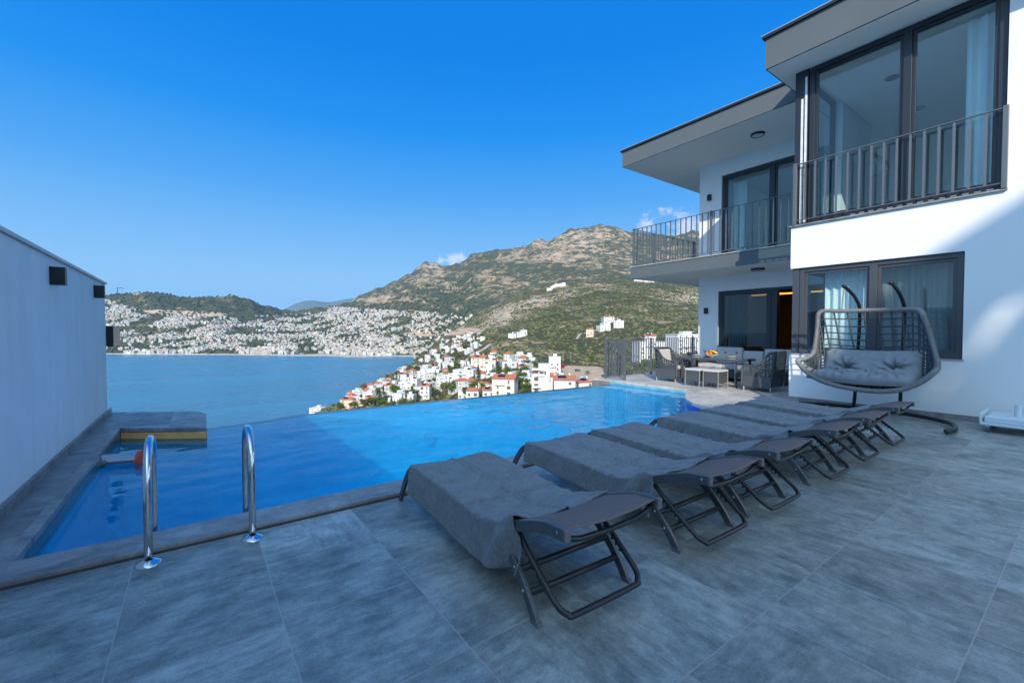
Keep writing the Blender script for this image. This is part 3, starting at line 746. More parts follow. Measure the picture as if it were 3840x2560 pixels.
# corner glazing on the return side (facing +Y)
def cwin(x0, x1, z0, z1, fmat):
    g = G(); y = YC-.12
    g.box(x0, y, z1-.07, x1, y+.09, z1); g.box(x0, y, z0, x1, y+.09, z0+.07); g.box(x0, y, z0+.07, x0+.07, y+.09, z1-.07); g.box(x1-.07, y, z0+.07, x1, y+.09, z1-.07)
    f_ = g.build('window_frame', fmat, t); g = G(); g.box(x0+.07, y+.04, z0+.07, x1-.07, y+.048, z1-.07); g.build('pane', M['glass'], f_)
cwin(XF+.17, XF+1.7, .935, 2.65, M['frameg']); cwin(XF+.17, XF+1.9, 3.475, 6.49, M['frame'])
g = G(); g.box(XF+.04, 3.625, .952, XF+.16, 3.745, 2.638); g.build('corner_post', M['frameg'], t)
tape = simple('white_printed_tape', (.70,.69,.68), .6, 0, .35, 9)
g = G(); g.box(XF+.04, 3.52, 3.495, XF+.16, 3.745, 6.498); g.build('corner_post', M['frame'], t)
g = G(); g.box(XF+.034, 3.60, 3.52, XF+.039, 3.64, 5.95); g.box(XF+.034, 3.535, 3.52, XF+.039, 3.575, 6.35); g.build('protective_tape', tape, t)
g = G()
for k in range(14): g.box(XF+.044, 1.05+k*.13, 3.515, XF+.049, 1.12+k*.13, 3.535)
g.build('protective_tape', tape, t)
# curtains
c0 = curtain('curtain', XF+.42, 2.50, 3.30, .97, 2.60, M['curtain'], t); c0['label'] = 'white sheer curtain in the lower window'
curtain('curtain', XF+.40, 1.36, 2.50, .97, 2.60, M['curtaing'], t, .16)
curtain('curtain', XF+.45, 1.00, 1.42, 3.48, 6.38, M['curtain'], t, .14, .04)
# recessed wall glazing
window('d', X2, 5.65, 7.17, .02, 2.62, [], M['frame'], fw=.09, glass='glassdoor')
g = G(); g.box(X2+.05, 4.0, 2.55, X2+.15, 5.65, 2.62); g.box(X2+.05, 5.50, .02, X2+.22, 5.64, 2.55); g.build('door_frame', M['frame'], t)
window('d', X2, 4.25, 7.10, 3.47, 6.17, [5.65], M['frame'], fw=.09)
curtain('curtain', X2+.40, 4.80, 5.18, .02, 2.5, M['curtaing'], t, .12)
curtain('curtain', X2+.40, 6.45, 7.10, .05, 2.52, M['curtaing'], t, .12)
curtain('curtain', X2+.5, 6.6, 7.0, 3.47, 6.0, M['curtain'], t, .12)
# ceiling disc lights on the soffits and small wall lamps
for (x, y, z, lb) in ((12.14, 5.57, 6.63, 'round ceiling light under the upper roof overhang'), (12.18, 5.54, 3.07, 'round ceiling light under the balcony slab')):
    q = thing('ceiling_lamp', (x, y, z), lb, 'ceiling light')
    g = G(); g.lathe([(.13,0),(.165,0),(.17,-.02),(.165,-.05),(.15,-.06),(.145,-.055)], (x,y,z), 32); g.build('lamp_ring', M['frame'], q, smooth=True)
    g = G(); g.lathe([(0,-.052),(.10,-.052),(.146,-.045)], (x,y,z), 32); g.build('lamp_diffuser', M['white_pl'], q, smooth=True)
for (y, z, lb) in ((7.48, 5.50, 'small black wall lamp beside the upper balcony window'), (7.55, 1.94, 'small black wall lamp on the ground floor wall beside the sliding door')):
    q = thing('wall_lamp', (X2, y, z), lb, 'wall lamp')
    g = G(); g.box(X2-.09, y-.05, z, X2-.001, y+.05, z+.19); g.build('lamp_housing', M['black'], q, bevel=.004)
    g = G(); g.box(X2-.07, y-.035, z-.004, X2-.02, y+.035, z-.001); g.build('lamp_lens', M['white_pl'], q)

# ---------------- railings
bar_me = {}
def railing(name, pts, posts, z0, h, label, spacing=.135, cat='railing', post_w=.06, toprail=True):
    base = Vector(pts[0]).to_3d(); base.z = z0
    t = thing(name, base, label, cat)
    for (x, y) in posts:
        g = G(); g.box(x-post_w/2, y-post_w/2, z0, x+post_w/2, y+post_w/2, z0+h+.015); g.build('post', M['rail'], t, bevel=.003)
    g = G()
    for a, b in zip(pts, pts[1:]):
        g.bar((a[0],a[1],z0+h-.012), (b[0],b[1],z0+h-.012), .035, .014)
    g.build('top_rail', M['rail'], t)
    g = G()
    for a, b in zip(pts, pts[1:]): g.bar((a[0],a[1],z0+.085), (b[0],b[1],z0+.085), .035, .014)
    g.build('bottom_rail', M['rail'], t)
    key = round(h, 3)
    for a, b in zip(pts, pts[1:]):
        d = (Vector(b)-Vector(a)); n = max(1, round(d.length/spacing))
        for k in range(1, n):
            q = Vector(a)+d*k/n
            if any((q-Vector(p)).length < .05 for p in posts): continue
            if key not in bar_me:
                gg = G(); gg.box(-.007,-.016,.09,.007,.016,h-.02); o = gg.build('baluster', M['rail'], t, world=False); bar_me[key] = o.data
            else:
                o = bpy.data.objects.new('baluster', bar_me[key]); COL.objects.link(o); o.parent = t
            o.location = (q.x-base.x, q.y-base.y, 0)
            if abs(d.x) > abs(d.y): o.rotation_euler[2] = math.pi/2
    return t
railing('balcony_railing', [(11.47,4.2),(11.47,9.06),(15.2,9.06)], [(11.47,9.06),(11.47,6.46),(12.55,9.06),(14.9,9.06)], 3.46, 1.21, 'dark grey vertical bar railing round the far balcony', .165)
railing('window_railing', [(9.64,.96),(9.64,3.70),(9.82,3.70)], [(9.64,3.70),(9.64,.935)], 3.49, 1.19, 'dark grey bar railing across the big upper corner window', .168)
railing('terrace_fence', [(9.79,8.72),(11.95,8.72),(14.35,8.72),(16.5,8.72)], [(9.79,8.72),(11.95,8.72),(14.35,8.72)], 0, 1.16, 'dark grey bar fence along the far edge of the dining terrace', .125)
railing('pool_end_gate', [(9.80,8.70),(9.80,8.04)], [(9.80,8.03)], 0, 1.16, 'short dark grey bar gate between the pool corner and the terrace fence', .105)

# ================================================================== SWING CHAIR
f4 = 940/1842
def c4(x, y, X): return gx(2900+x*f4, 900+y*f4, X)
t = thing('hanging_swing_chair', (9.2, 2.3, 0), 'double hanging wicker swing chair with grey cushion on a black stand by the villa wall', 'swing chair')
rim = [c4(345,528,8.93), c4(500,522,8.97), c4(720,516,8.98), c4(900,512,8.98), c4(1040,510,8.95), c4(1085,530,8.93), c4(1110,580,8.90), c4(1160,730,8.78), c4(1207,920,8.55), c4(1165,985,8.40), c4(1060,1055,8.25), c4(930,1100,8.16), c4(780,1112,8.12), c4(600,1095,8.11), c4(430,1060,8.12), c4(285,1000,8.18), c4(180,895,8.35), c4(225,872,8.50), c4(290,835,8.66), c4(312,740,8.78), c4(325,620,8.87)]
def smooth_closed(P, n):
    out = []; m = len(P)
    for i in range(m):
        p0, p1, p2, p3 = P[i-1], P[i], P[(i+1)%m], P[(i+2)%m]
        for k in range(n):
            s = k/n; out.append(.5*((2*p1)+(p2-p0)*s+(2*p0-5*p1+4*p2-p3)*s*s+(3*p1-p0-3*p2+p3)*s**3))
    return out
rp = smooth_closed(rim, 8)
g = G(); g.tube(rp, .027, 12, closed=True)
# wrapped wicker: ribs round the rim
for i in range(0, len(rp)):
    for s_ in (0, .5):
        a = rp[i].lerp(rp[(i+1)%len(rp)], s_); d = (rp[(i+1)%len(rp)]-rp[i]).normalized()
        x = d.orthogonal().normalized(); y = d.cross(x)
        r_ = .031+.004*random.random()
        g.tube([a+(x*math.cos(2*math.pi*k/10)+y*math.sin(2*math.pi*k/10))*r_ for k in range(10)], .006, 5, closed=True)
g.build('wicker_rim', M['wicker'], t, smooth=True)
# bowl surface: from the upper rim over the back and seat to the front rim
def catm(P, s):
    n = len(P)-1; i = min(int(s*n), n-1); f = s*n-i
    p0 = P[max(i-1,0)]; p1 = P[i]; p2 = P[i+1]; p3 = P[min(i+2,n)]
    return .5*((2*p1)+(p2-p0)*f+(2*p0-5*p1+4*p2-p3)*f*f+(3*p1-p0-3*p2+p3)*f**3)
topc = [rim[16], rim[18], rim[20], rim[0], rim[1], rim[2], rim[3], rim[4], rim[6], rim[7], rim[8]]
botc = [rim[16], rim[15].lerp(rim[16],.5), rim[15], rim[14], rim[13], rim[12], rim[11], rim[10], rim[9], rim[9].lerp(rim[8],.5), rim[8]]
def bowl(s, r):
    a = catm(topc, s); b = catm(botc, s); e = math.sin(math.pi*s)**.7
    mid = Vector((9.02, (a.y+b.y)/2, .62-.02)); mid = Vector((8.55+.42*e, .5*(a.y+b.y)+(2.35-.5*(a.y+b.y))*0.06, .95-.42*e))
    mid2 = Vector((8.35+.28*e, mid.y, .80-.38*e))
    r1 = 1-r
    return a*r1**3+mid*3*r1*r1*r+mid2*3*r1*r*r+b*r**3
g = G()
for k in range(1, 19):
    s = k/19
    g.tube([bowl(s, j/18) for j in range(19)], .0135, 6)
for k in range(1, 13):
    r = k*.04
    g.tube([bowl(.02+.96*j/40, r) for j in range(41)], .0105, 5)
g.build('cord_lattice', M['cord'], t, smooth=True)
g = G()
for k in range(9, 17):
    r = k/17
    for dr in (-.018, 0, .018): g.tube([bowl(.02+.96*j/40, min(.99, r+dr)) for j in range(41)], .0085, 5)
g.build('seat_lattice', M['wicker'], t, smooth=True)
# tufted cushion, one big pad folded from backrest to seat
def cush(name, s0, s1, r0, r1, th, off, tufts):
    def fn(top):
        def f(i, j):
            a = i*2-1; b = j*2-1
            s = s0+(s1-s0)*i; r = r0+(r1-r0)*j
            p = bowl(s, r); e1 = bowl(min(1, s+.01), r)-bowl(max(0, s-.01), r); e2 = bowl(s, min(1, r+.01))-bowl(s, max(0, r-.01))
            n = e1.cross(e2).normalized()
            if n.x > 0: n = -n
            if n.z < 0 and r > .55: n = -n
            w = (max(0, 1-abs(a)**5)*max(0, 1-abs(b)**5))**.45
            d = th*w
            for (ti, tj, ta) in tufts:
                dd = math.hypot((i-ti)*2.4, (j-tj)); d -= ta*th*math.exp(-(dd/.10)**2)
                an = math.atan2((j-tj), (i-ti)*2.4); d += .10*th*math.sin(an*7)*math.exp(-((dd-.22)/.16)**2)
            d += .12*th*noise.noise(Vector((i*11, j*6, 3)))*w + .07*th*math.sin(i*70+3*math.sin(j*5))*w*(.3+.7*abs(b)**2)
            return p+n*(off+(d if top else -.012*w))
        return f
    g = G(); g.grid(fn(True), 70, 34); g.grid(fn(False), 30, 14)
    g.build(name, M['cushion'], t, smooth=True)
def pad(name, TL, TR, BR, BL, th, tufts, sagx=0, nrm=(-1,0,.25)):
    nr = Vector(nrm).normalized()
    def fn(top):
        def f(i, j):
            p = (TL*(1-i)+TR*i)*(1-j)+(BL*(1-i)+BR*i)*j
            a = i*2-1; b = j*2-1
            w = (max(0, 1-abs(a)**6)*max(0, 1-abs(b)**4))**.5; d = th*w
            p = p+Vector((sagx*math.sin(math.pi*i), 0, -.03*math.sin(math.pi*i)))
            for (ti, tj, ta) in tufts:
                dd = math.hypot((i-ti)*2.6, (j-tj)); d -= ta*th*math.exp(-(dd/.12)**2)
                an = math.atan2((j-tj), (i-ti)*2.6); d += .16*th*math.sin(an*8+ti*9)*math.exp(-((dd-.25)/.17)**2)*w
            d += .14*th*noise.noise(Vector((i*9+th*30, j*5, 3)))*w + .07*th*math.sin(i*75+3*math.sin(j*5))*w*abs(b)**2
            return p+nr*(d if top else -.25*th*w)
        return f
    g = G(); g.grid(fn(True), 90, 40); g.grid(fn(False), 20, 10)
    return g.build(name, M['cushion'], t, smooth=True)
pad('back_cushion', c4(392,792,8.99), c4(1125,812,8.97), c4(1100,1020,8.72), c4(372,992,8.72), .19, [(.27,.72,.85), (.76,.72,.85)], .03)
pad('seat_cushion', c4(330,975,8.78), c4(1110,985,8.78), c4(1030,1078,8.30), c4(235,1010,8.34), .15, [(.3,.5,.3), (.6,.5,.35), (.8,.5,.3)], -.06, (-.5,0,1))
# stand: two masts that bow forward at the top and a floor frame
g = G()
m1 = [c4(588,1232,9.36), c4(600,1130,9.34), c4(612,960,9.30), c4(624,780,9.26), c4(632,640,9.20), c4(633,500,9.10), c4(605,430,8.98), c4(570,385,8.86), c4(520,340,8.72)]
m2 = [c4(930,1285,9.36), c4(935,1130,9.34), c4(945,960,9.30), c4(952,780,9.26), c4(960,640,9.20), c4(962,495,9.10), c4(935,410,8.98), c4(905,360,8.86), c4(865,315,8.72)]
def smooth_open(P, n):
    P = [Vector(p) for p in P]; m = (len(P)-1)*n; return [catm(P, k/m) for k in range(m+1)]
for m_ in (m1, m2): 
    g = G(); g.tube(smooth_open(m_, 5), .026, 14); mo = g.build('mast', M['black'], t, smooth=True)
    g = G(); g.sphere(m_[-1], .034, .034, .034, 12, 8); g.build('mast_cap', M['black'], mo, smooth=True)
g = G(); fl = smooth_open([(8.12,1.24,.05),(8.35,1.20,.05),(8.75,1.27,.05),(8.98,1.40,.05),(9.25,1.75,.05),(9.40,2.3,.05),(9.40,2.8,.05),(9.28,3.15,.05),(9.0,3.42,.05),(8.6,3.50,.05),(8.15,3.45,.05)], 6)
g.tube(fl, .032, 14); fb = g.build('floor_frame', M['black'], t, smooth=True)
g = G()
for p_ in (fl[0], fl[-1]): g.sphere(p_, .036, .036, .036, 12, 8)
g.build('end_cap', M['loungerd'], fb, smooth=True)
def chain(a, b, name='chain'):
    g = G(); n = 15
    for k in range(n):
        c = Vector(a).lerp(Vector(b), (k+.5)/n); d = (Vector(b)-Vector(a)).normalized(); Ln = (Vector(b)-Vector(a)).length/n*.72
        sd = Vector((1,0,0)) if k % 2 else Vector((0,1,0))
        g.tube([c+d*Ln*math.cos(2*math.pi*q/10)+sd*.011*math.sin(2*math.pi*q/10) for q in range(10)], .0032, 5, closed=True)
    g.build(name, M['bolt'], t, smooth=True)
chain(m1[-1]+Vector((0,0,-.03)), c4(503,510,8.95)); chain(m2[-1]+Vector((0,0,-.03)), c4(880,500,8.96))

# ================================================================== umbrella base at the right edge
t = thing('parasol_base', (9.2, .7, 0), 'white parasol base with weight slabs and upright tube on castors beside the villa wall', 'parasol base')
g = G(); g.box(8.78,.0,.10,9.50,1.02,.135); g.build('base_tray', M['white_pl'], t, bevel=.008)
for (x0, y0) in ((8.82,.56),(8.82,.05),(9.17,.56),(9.17,.05)):
    g = G(); g.box(x0,y0,.137,x0+.30,y0+.42,.215); g.build('weight_slab', M['white_pl'], t, bevel=.012)
g = G(); g.box(8.80,1.0,.135,9.50,1.03,.26); g.build('base_side', M['white_pl'], t, bevel=.006)
g = G(); g.cyl((9.15,.70,.137), .036, .24, 20); g.build('pole_socket', M['white_pl'], t, smooth=False)
for (x, y) in ((8.86,.95),(9.40,.95),(8.86,.08),(9.40,.08)):
    g = G(); g.box(x-.03,y-.02,.07,x+.03,y+.02,.099); c_ = g.build('castor', M['white_pl'], t)
    gg = G(); seg = 16
    gg.add([(x+.036*math.cos(2*math.pi*k/seg), y+dy, .037+.036*math.sin(2*math.pi*k/seg)) for dy in (-.018,.018) for k in range(seg)], [(k,(k+1)%seg,seg+(k+1)%seg,seg+k) for k in range(seg)]+[tuple(range(seg)), tuple(range(seg,2*seg))[::-1]])
    gg.build('castor_wheel', M['plug'], c_)

# ================================================================== DINING SET
def armchair(loc, rz, label, cush_top=True):
    """local frame: faces +Y, width .66 in x, depth .70 in y (front at y=.70)"""
    t = thing('wicker_armchair', loc, label, 'armchair', 'wicker armchairs at the dining table')
    g = G(); g.box(.04,.06,.10,.62,.66,.34); g.build('base', M['wick2'], t, world=False, bevel=.02)
    for x in (0.0, .62):
        # woven side panel with rows of square holes
        g = G()
        prof = [(.02,.34),(.68,.34),(.68,.56),(.42,.57),(.24,.66),(.10,.88),(.02,.90)]
        def side(i, j):
            y = .03+.65*i; top = .56 if y > .42 else (.57+(.42-y)/.18*.09 if y > .24 else .66+(.24-y)/.14*.22); top = min(top, .89)
            return (x+.02, y, .34+(top-.34)*j)
        # vertical and horizontal weave strips leave open gaps
        for k in range(10):
            i = k/9; g.flat([side(i, j/4) for j in range(5)], .030, .012, upv=(0,1,0))
        for j in (0, .17, .34, .56, .78, 1.0): g.flat([side(i/12, j) for i in range(13)], .012, .034, upv=(0,0,1))
        g.build('side_panel', M['wick2'], t, world=False)
        g = G(); g.box(x,.05,.10,x+.04,.67,.35); g.build('side_skirt', M['wick2'], t, world=False, bevel=.008)
        g = G(); g.tube(smooth_open([(x+.02,.70,.10),(x+.02,.70,.45),(x+.02,.69,.54),(x+.02,.62,.575),(x+.02,.44,.58),(x+.02,.26,.67),(x+.02,.11,.88),(x+.02,.02,.905)], 4), .026, 10); g.build('arm_rim', M['wick2'], t, world=False, smooth=True)
    g = G()
    for k in range(12):
        x = .04+.58*k/11; g.flat([(x,.04,.34),(x,.02,.60),(x,-.01,.90)], .028, .012, upv=(1,0,0))
    for z in (.36,.44,.52,.60,.68,.76,.84,.90): g.flat([(.03,.035-.05*(z-.34),z),(.63,.035-.05*(z-.34),z)], .012, .032, upv=(0,0,1))
    g.build('back_panel', M['wick2'], t, world=False)
    g = G(); g.tube([(.02,.02,.905),(.33,-.005,.915),(.64,.02,.905)], .026, 10); g.build('back_rim', M['wick2'], t, world=False, smooth=True)
    g = G(); g.box(.05,.12,.345,.61,.68,.44); g.build('seat_cushion', M['cream'], t, world=False, bevel=.03)
    g = G(); g.obox((.33,.11,.66), .52, .10, .44, rx=.16); g.build('back_cushion', M['cream'], t, world=False, bevel=.035)
    for (x, y) in ((.03,.07),(.63,.07),(.03,.66),(.63,.66)):
        g = G(); g.cyl((x,y,.0), .012, .10, 10, .018); g.build('leg', M['capw'], t, world=False)
    t.rotation_euler[2] = rz
    return t
armchair((11.13, 7.54, 0), math.pi, 'wicker armchair with sunlit pale cushions at the left end of the dining table')
armchair((10.43, 4.38, 0), 0, 'dark wicker armchair in shade at the right end of the dining table')
def stool(x0, y0, label):
    t = thing('wicker_stool', (x0+.22, y0+.2, 0), label, 'stool', 'cushioned wicker stools at the dining table')
    g = G(); g.box(x0+.03, y0+.03, .12, x0+.45, y0+.39, .385); g.build('base', M['wick2'], t, bevel=.015)
    g = G(); g.box(x0, y0, .39, x0+.48, y0+.42, .45); g.build('cushion', M['cream'], t, bevel=.025)
    for (x, y) in ((x0+.02,y0+.02),(x0+.46,y0+.02),(x0+.02,y0+.40),(x0+.46,y0+.40)):
        g = G(); g.bar((x,y,0),(x,y,.385), .022, .022); g.build('leg', M['wickl'], t, bevel=.004)
stool(10.08, 5.93, 'left one of the two wicker stools with a pale cushion in front of the table')
stool(10.12, 5.47, 'right one of the two wicker stools with a pale cushion, next to the dark armchair')
# table
t = thing('dining_table', (11.0, 6.0, 0), 'long wicker edged dining table with a dark glass top on the terrace', 'table')
TX0, TX1, TY0, TY1, TZ = 10.62, 11.45, 5.22, 6.90, .69
g = G(); g.box(TX0,TY0,TZ-.055,TX1,TY0+.05,TZ); g.box(TX0,TY1-.05,TZ-.055,TX1,TY1,TZ); g.box(TX0,TY0+.05,TZ-.055,TX0+.05,TY1-.05,TZ); g.box(TX1-.05,TY0+.05,TZ-.055,TX1,TY1-.05,TZ)
g.box(TX0+.05,TY0+.05,TZ-.05,TX1-.05,TY1-.05,TZ-.01); g.build('tabletop', M['wick2'], t, bevel=.006)
g = G(); g.box(TX0+.02,TY0+.02,TZ+.002,TX1-.02,TY1-.02,TZ+.008); g.build('glass_top', M['tabletop'], t)
for x in (TX0+.06, TX1-.06):
    for y in (TY0+.12, TY1-.12):
        g = G(); g.bar((x,y,0),(x,y,TZ-.056), .045, .045); g.build('leg', M['wick2'], t)
# sofa, L-shaped along the villa wall
t = thing('corner_sofa', (12.6, 6, 0), 'grey wicker corner sofa with pale blue grey back cushions behind the dining table', 'sofa')
g = G(); g.box(11.95,4.75,.08,12.85,7.25,.32); g.build('base', M['wick2'], t, bevel=.02)
g = G(); g.box(12.80,4.75,.32,12.90,7.25,.80); g.box(11.95,7.20,.32,12.80,7.28,.62); g.build('back_panel', M['wick2'], t, bevel=.02)
for k in range(3):
    y0 = 4.80+k*.80
    g = G(); g.box(11.97,y0,.325,12.62,y0+.78,.44); g.build('seat_cushion', M['cream'], t, bevel=.03)
for (y0, y1, z1) in ((4.86,5.55,.90),(5.57,6.12,.83),(6.14,6.90,.92)):
    g = G(); g.obox((12.68,(y0+y1)/2,(.44+z1)/2), .14, y1-y0, z1-.44, ry=.12); g.build('back_cushion', M['cream'], t, bevel=.04)
for (x, y) in ((12.0,4.8),(12.8,4.8),(12.0,7.2),(12.8,7.2)):
    g = G(); g.cyl((x,y,0), .02, .08, 10); g.build('leg', M['capw'], t)
# tableware
wine = simple('red_wine', (.16,.005,.012), .1); glassw = mat_glass('clear_glass', (.93,.96,.97), 1.45, 1.0)
GZ = TZ+.009
def wineglass(x, y, label):
    t = thing('wine_glass', (x,y,GZ), label, 'wine glass', 'wine glasses on the dining table')
    g = G(); g.lathe([(.034,0),(.034,.002),(.006,.006),(.004,.02),(.004,.085),(.012,.095),(.032,.115),(.040,.14),(.038,.165),(.031,.195),(.030,.195),(.037,.165)], (x,y,GZ), 18); g.build('glass_body', glassw, t, smooth=True)
    g = G(); g.lathe([(0,.098),(.012,.099),(.030,.117),(.0375,.140),(0,.141)], (x,y,GZ), 18); g.build('wine', wine, t, smooth=True)
f6 = 600/2352
for (a, b, l) in ((800,322,'wine glass with red wine at the left end of the table'),(952,318,'wine glass with red wine just left of the fruit bowl'),(1255,345,'wine glass with red wine right of the fruit bowl, nearer the pool'),(1425,330,'wine glass with red wine at the right end of the table by the sofa')):
    q = gz(2400+a*f6, 1250+b*f6, GZ); x = min(max(q.x, TX0+.08), TX1-.08)
    y = q.y*x/q.x; y = min(max(y, TY0+.08), TY1-.08); wineglass(x, y, l)
q = gz(2400+1050*f6, 1250+325*f6, GZ); x = 11.05; y = q.y*x/q.x
t = thing('fruit_bowl', (x,y,GZ), 'white bowl heaped with apples, grapes and bananas on the dining table', 'fruit bowl')
g = G(); g.lathe([(0,.0),(.07,.0),(.07,.012),(.10,.03),(.165,.065),(.16,.068),(.10,.036),(0,.03)], (x,y,GZ), 24); g.build('bowl', M['cream'], t, smooth=True)
red = simple('red_apple', (.55,.04,.02), .35, 0, .4, 12); yel = simple('banana_yellow', (.80,.50,.04), .5, 0, .15); org = simple('orange_peel', (.80,.24,.03), .5); pur = simple('dark_grapes', (.06,.005,.02), .3)
for (dy, dz, dx, m_, r_) in ((.10,.10,0,red,.040),(.06,.13,.03,red,.038),(.08,.09,-.06,org,.040),(.03,.10,-.04,red,.04),(.02,.15,0,org,.038),(-.02,.10,-.06,org,.036),(.0,.11,.06,red,.04),(-.06,.10,.04,org,.036)):
    g = G(); g.sphere((x+dx,y+dy,GZ+dz), r_, r_, r_*.93, 14, 9); g.build('fruit', m_, t, smooth=True)
for k in range(4):
    g = G(); pts = [(x-.05+.02*k, y-.02-.13*math.sin(a_), GZ+.115+.05*math.cos(a_)-.02*(k%2)) for a_ in [0.1+.22*j for j in range(8)]]
    g.tube(pts, .018, 8); g.build('banana', yel, t, smooth=True)
g = G()
for k in range(14): g.sphere((x+random.uniform(-.05,.05), y+.15+random.uniform(-.03,.04), GZ+.075+random.uniform(-.02,.02)), .013,.013,.013,8,6)
g.build('grapes', pur, t, smooth=True)
for (a, b, l) in ((760,312,'stack of white plates at the left end of the table'),(1340,325,'white plate between the two right wine glasses'),(1040,340,'white plates beside the fruit bowl')):
    q = gz(2400+a*f6, 1250+b*f6, GZ); x_ = min(max(q.x, TX0+.14), TX1-.14); y_ = q.y*x_/q.x; y_ = min(max(y_, TY0+.14), TY1-.14)
    if 'beside' in l: x_ -= .22; y_ -= .02
    g = G()
    for k in range(3): g.lathe([(0,.001+.012*k),(.07,.001+.012*k),(.115,.012+.012*k),(.115,.016+.012*k),(.07,.007+.012*k),(0,.006+.012*k)], (x_,y_,GZ), 24)
    o = g.build('plate_stack', M['cream'], None, smooth=True); tag(o, l, 'plates')

# ================================================================== unseen blocker added behind the camera, shaped to shade the deck
t = thing('shade_blocker', (-20,-22,0), 'unseen white block added behind the deck, its top edge and holes cut to shape the shade', 'house')
YB = -20.0
prof_ = [(-32,19.2),(-15,19.0),(-13.6,18.2),(-11.4,18.0),(-9.7,19.0),(-7.6,18.9)]  # blocker top follows the shadow line wanted on wall and deck
def topz(x):
    for a, b in zip(prof_, prof_[1:]):
        if x <= b[0]: return a[1]+(b[1]-a[1])*max(0, (x-a[0])/(b[0]-a[0]))
    return prof_[-1][1]
def hole(x, z):  # openings cut to throw sun patches on the villa wall
    for (cx, cz, a_, b_, an) in ((-9.02,17.35,.50,.22,1.0),(-9.62,16.70,.50,.15,.75),(-8.75,16.75,.25,.10,1.0)):
        dx, dz = x-cx, z-cz; p_ = dx*math.cos(an)+dz*math.sin(an); q_ = -dx*math.sin(an)+dz*math.cos(an)
        if (p_/a_)**2+(q_/b_)**2 < 1: return True
    return False
g = G(); g.box(-32, YB-9, -1, -7.6, YB, 15.9)
x = -32.0
while x < -10.6: g.add([(x,YB-.4,15.9),(x+1.07,YB-.4,15.9),(x+1.07,YB,15.9),(x,YB,15.9),(x,YB-.4,topz(x)),(x+1.07,YB-.4,topz(x+1.07)),(x+1.07,YB,topz(x+1.07)),(x,YB,topz(x))], [(0,3,2,1),(4,5,6,7),(0,1,5,4),(1,2,6,5),(2,3,7,6),(3,0,4,7)]); x += 1.07
xe = x
while x < -7.6:
    z = 15.9
    while z < topz(x):
        z2 = min(z+.12, topz(x))
        if not hole(x+.05, z+.06): g.box(x, YB-.25, z, x+.101, YB, z2)
        z += .12
    x += .1
g.build('wall', M['white'], t)
g = G(); g.box(-32, YB+.002, 3.0, -7.6, YB+.03, 3.2); g.build('blocker_band', M['fascia'], t)


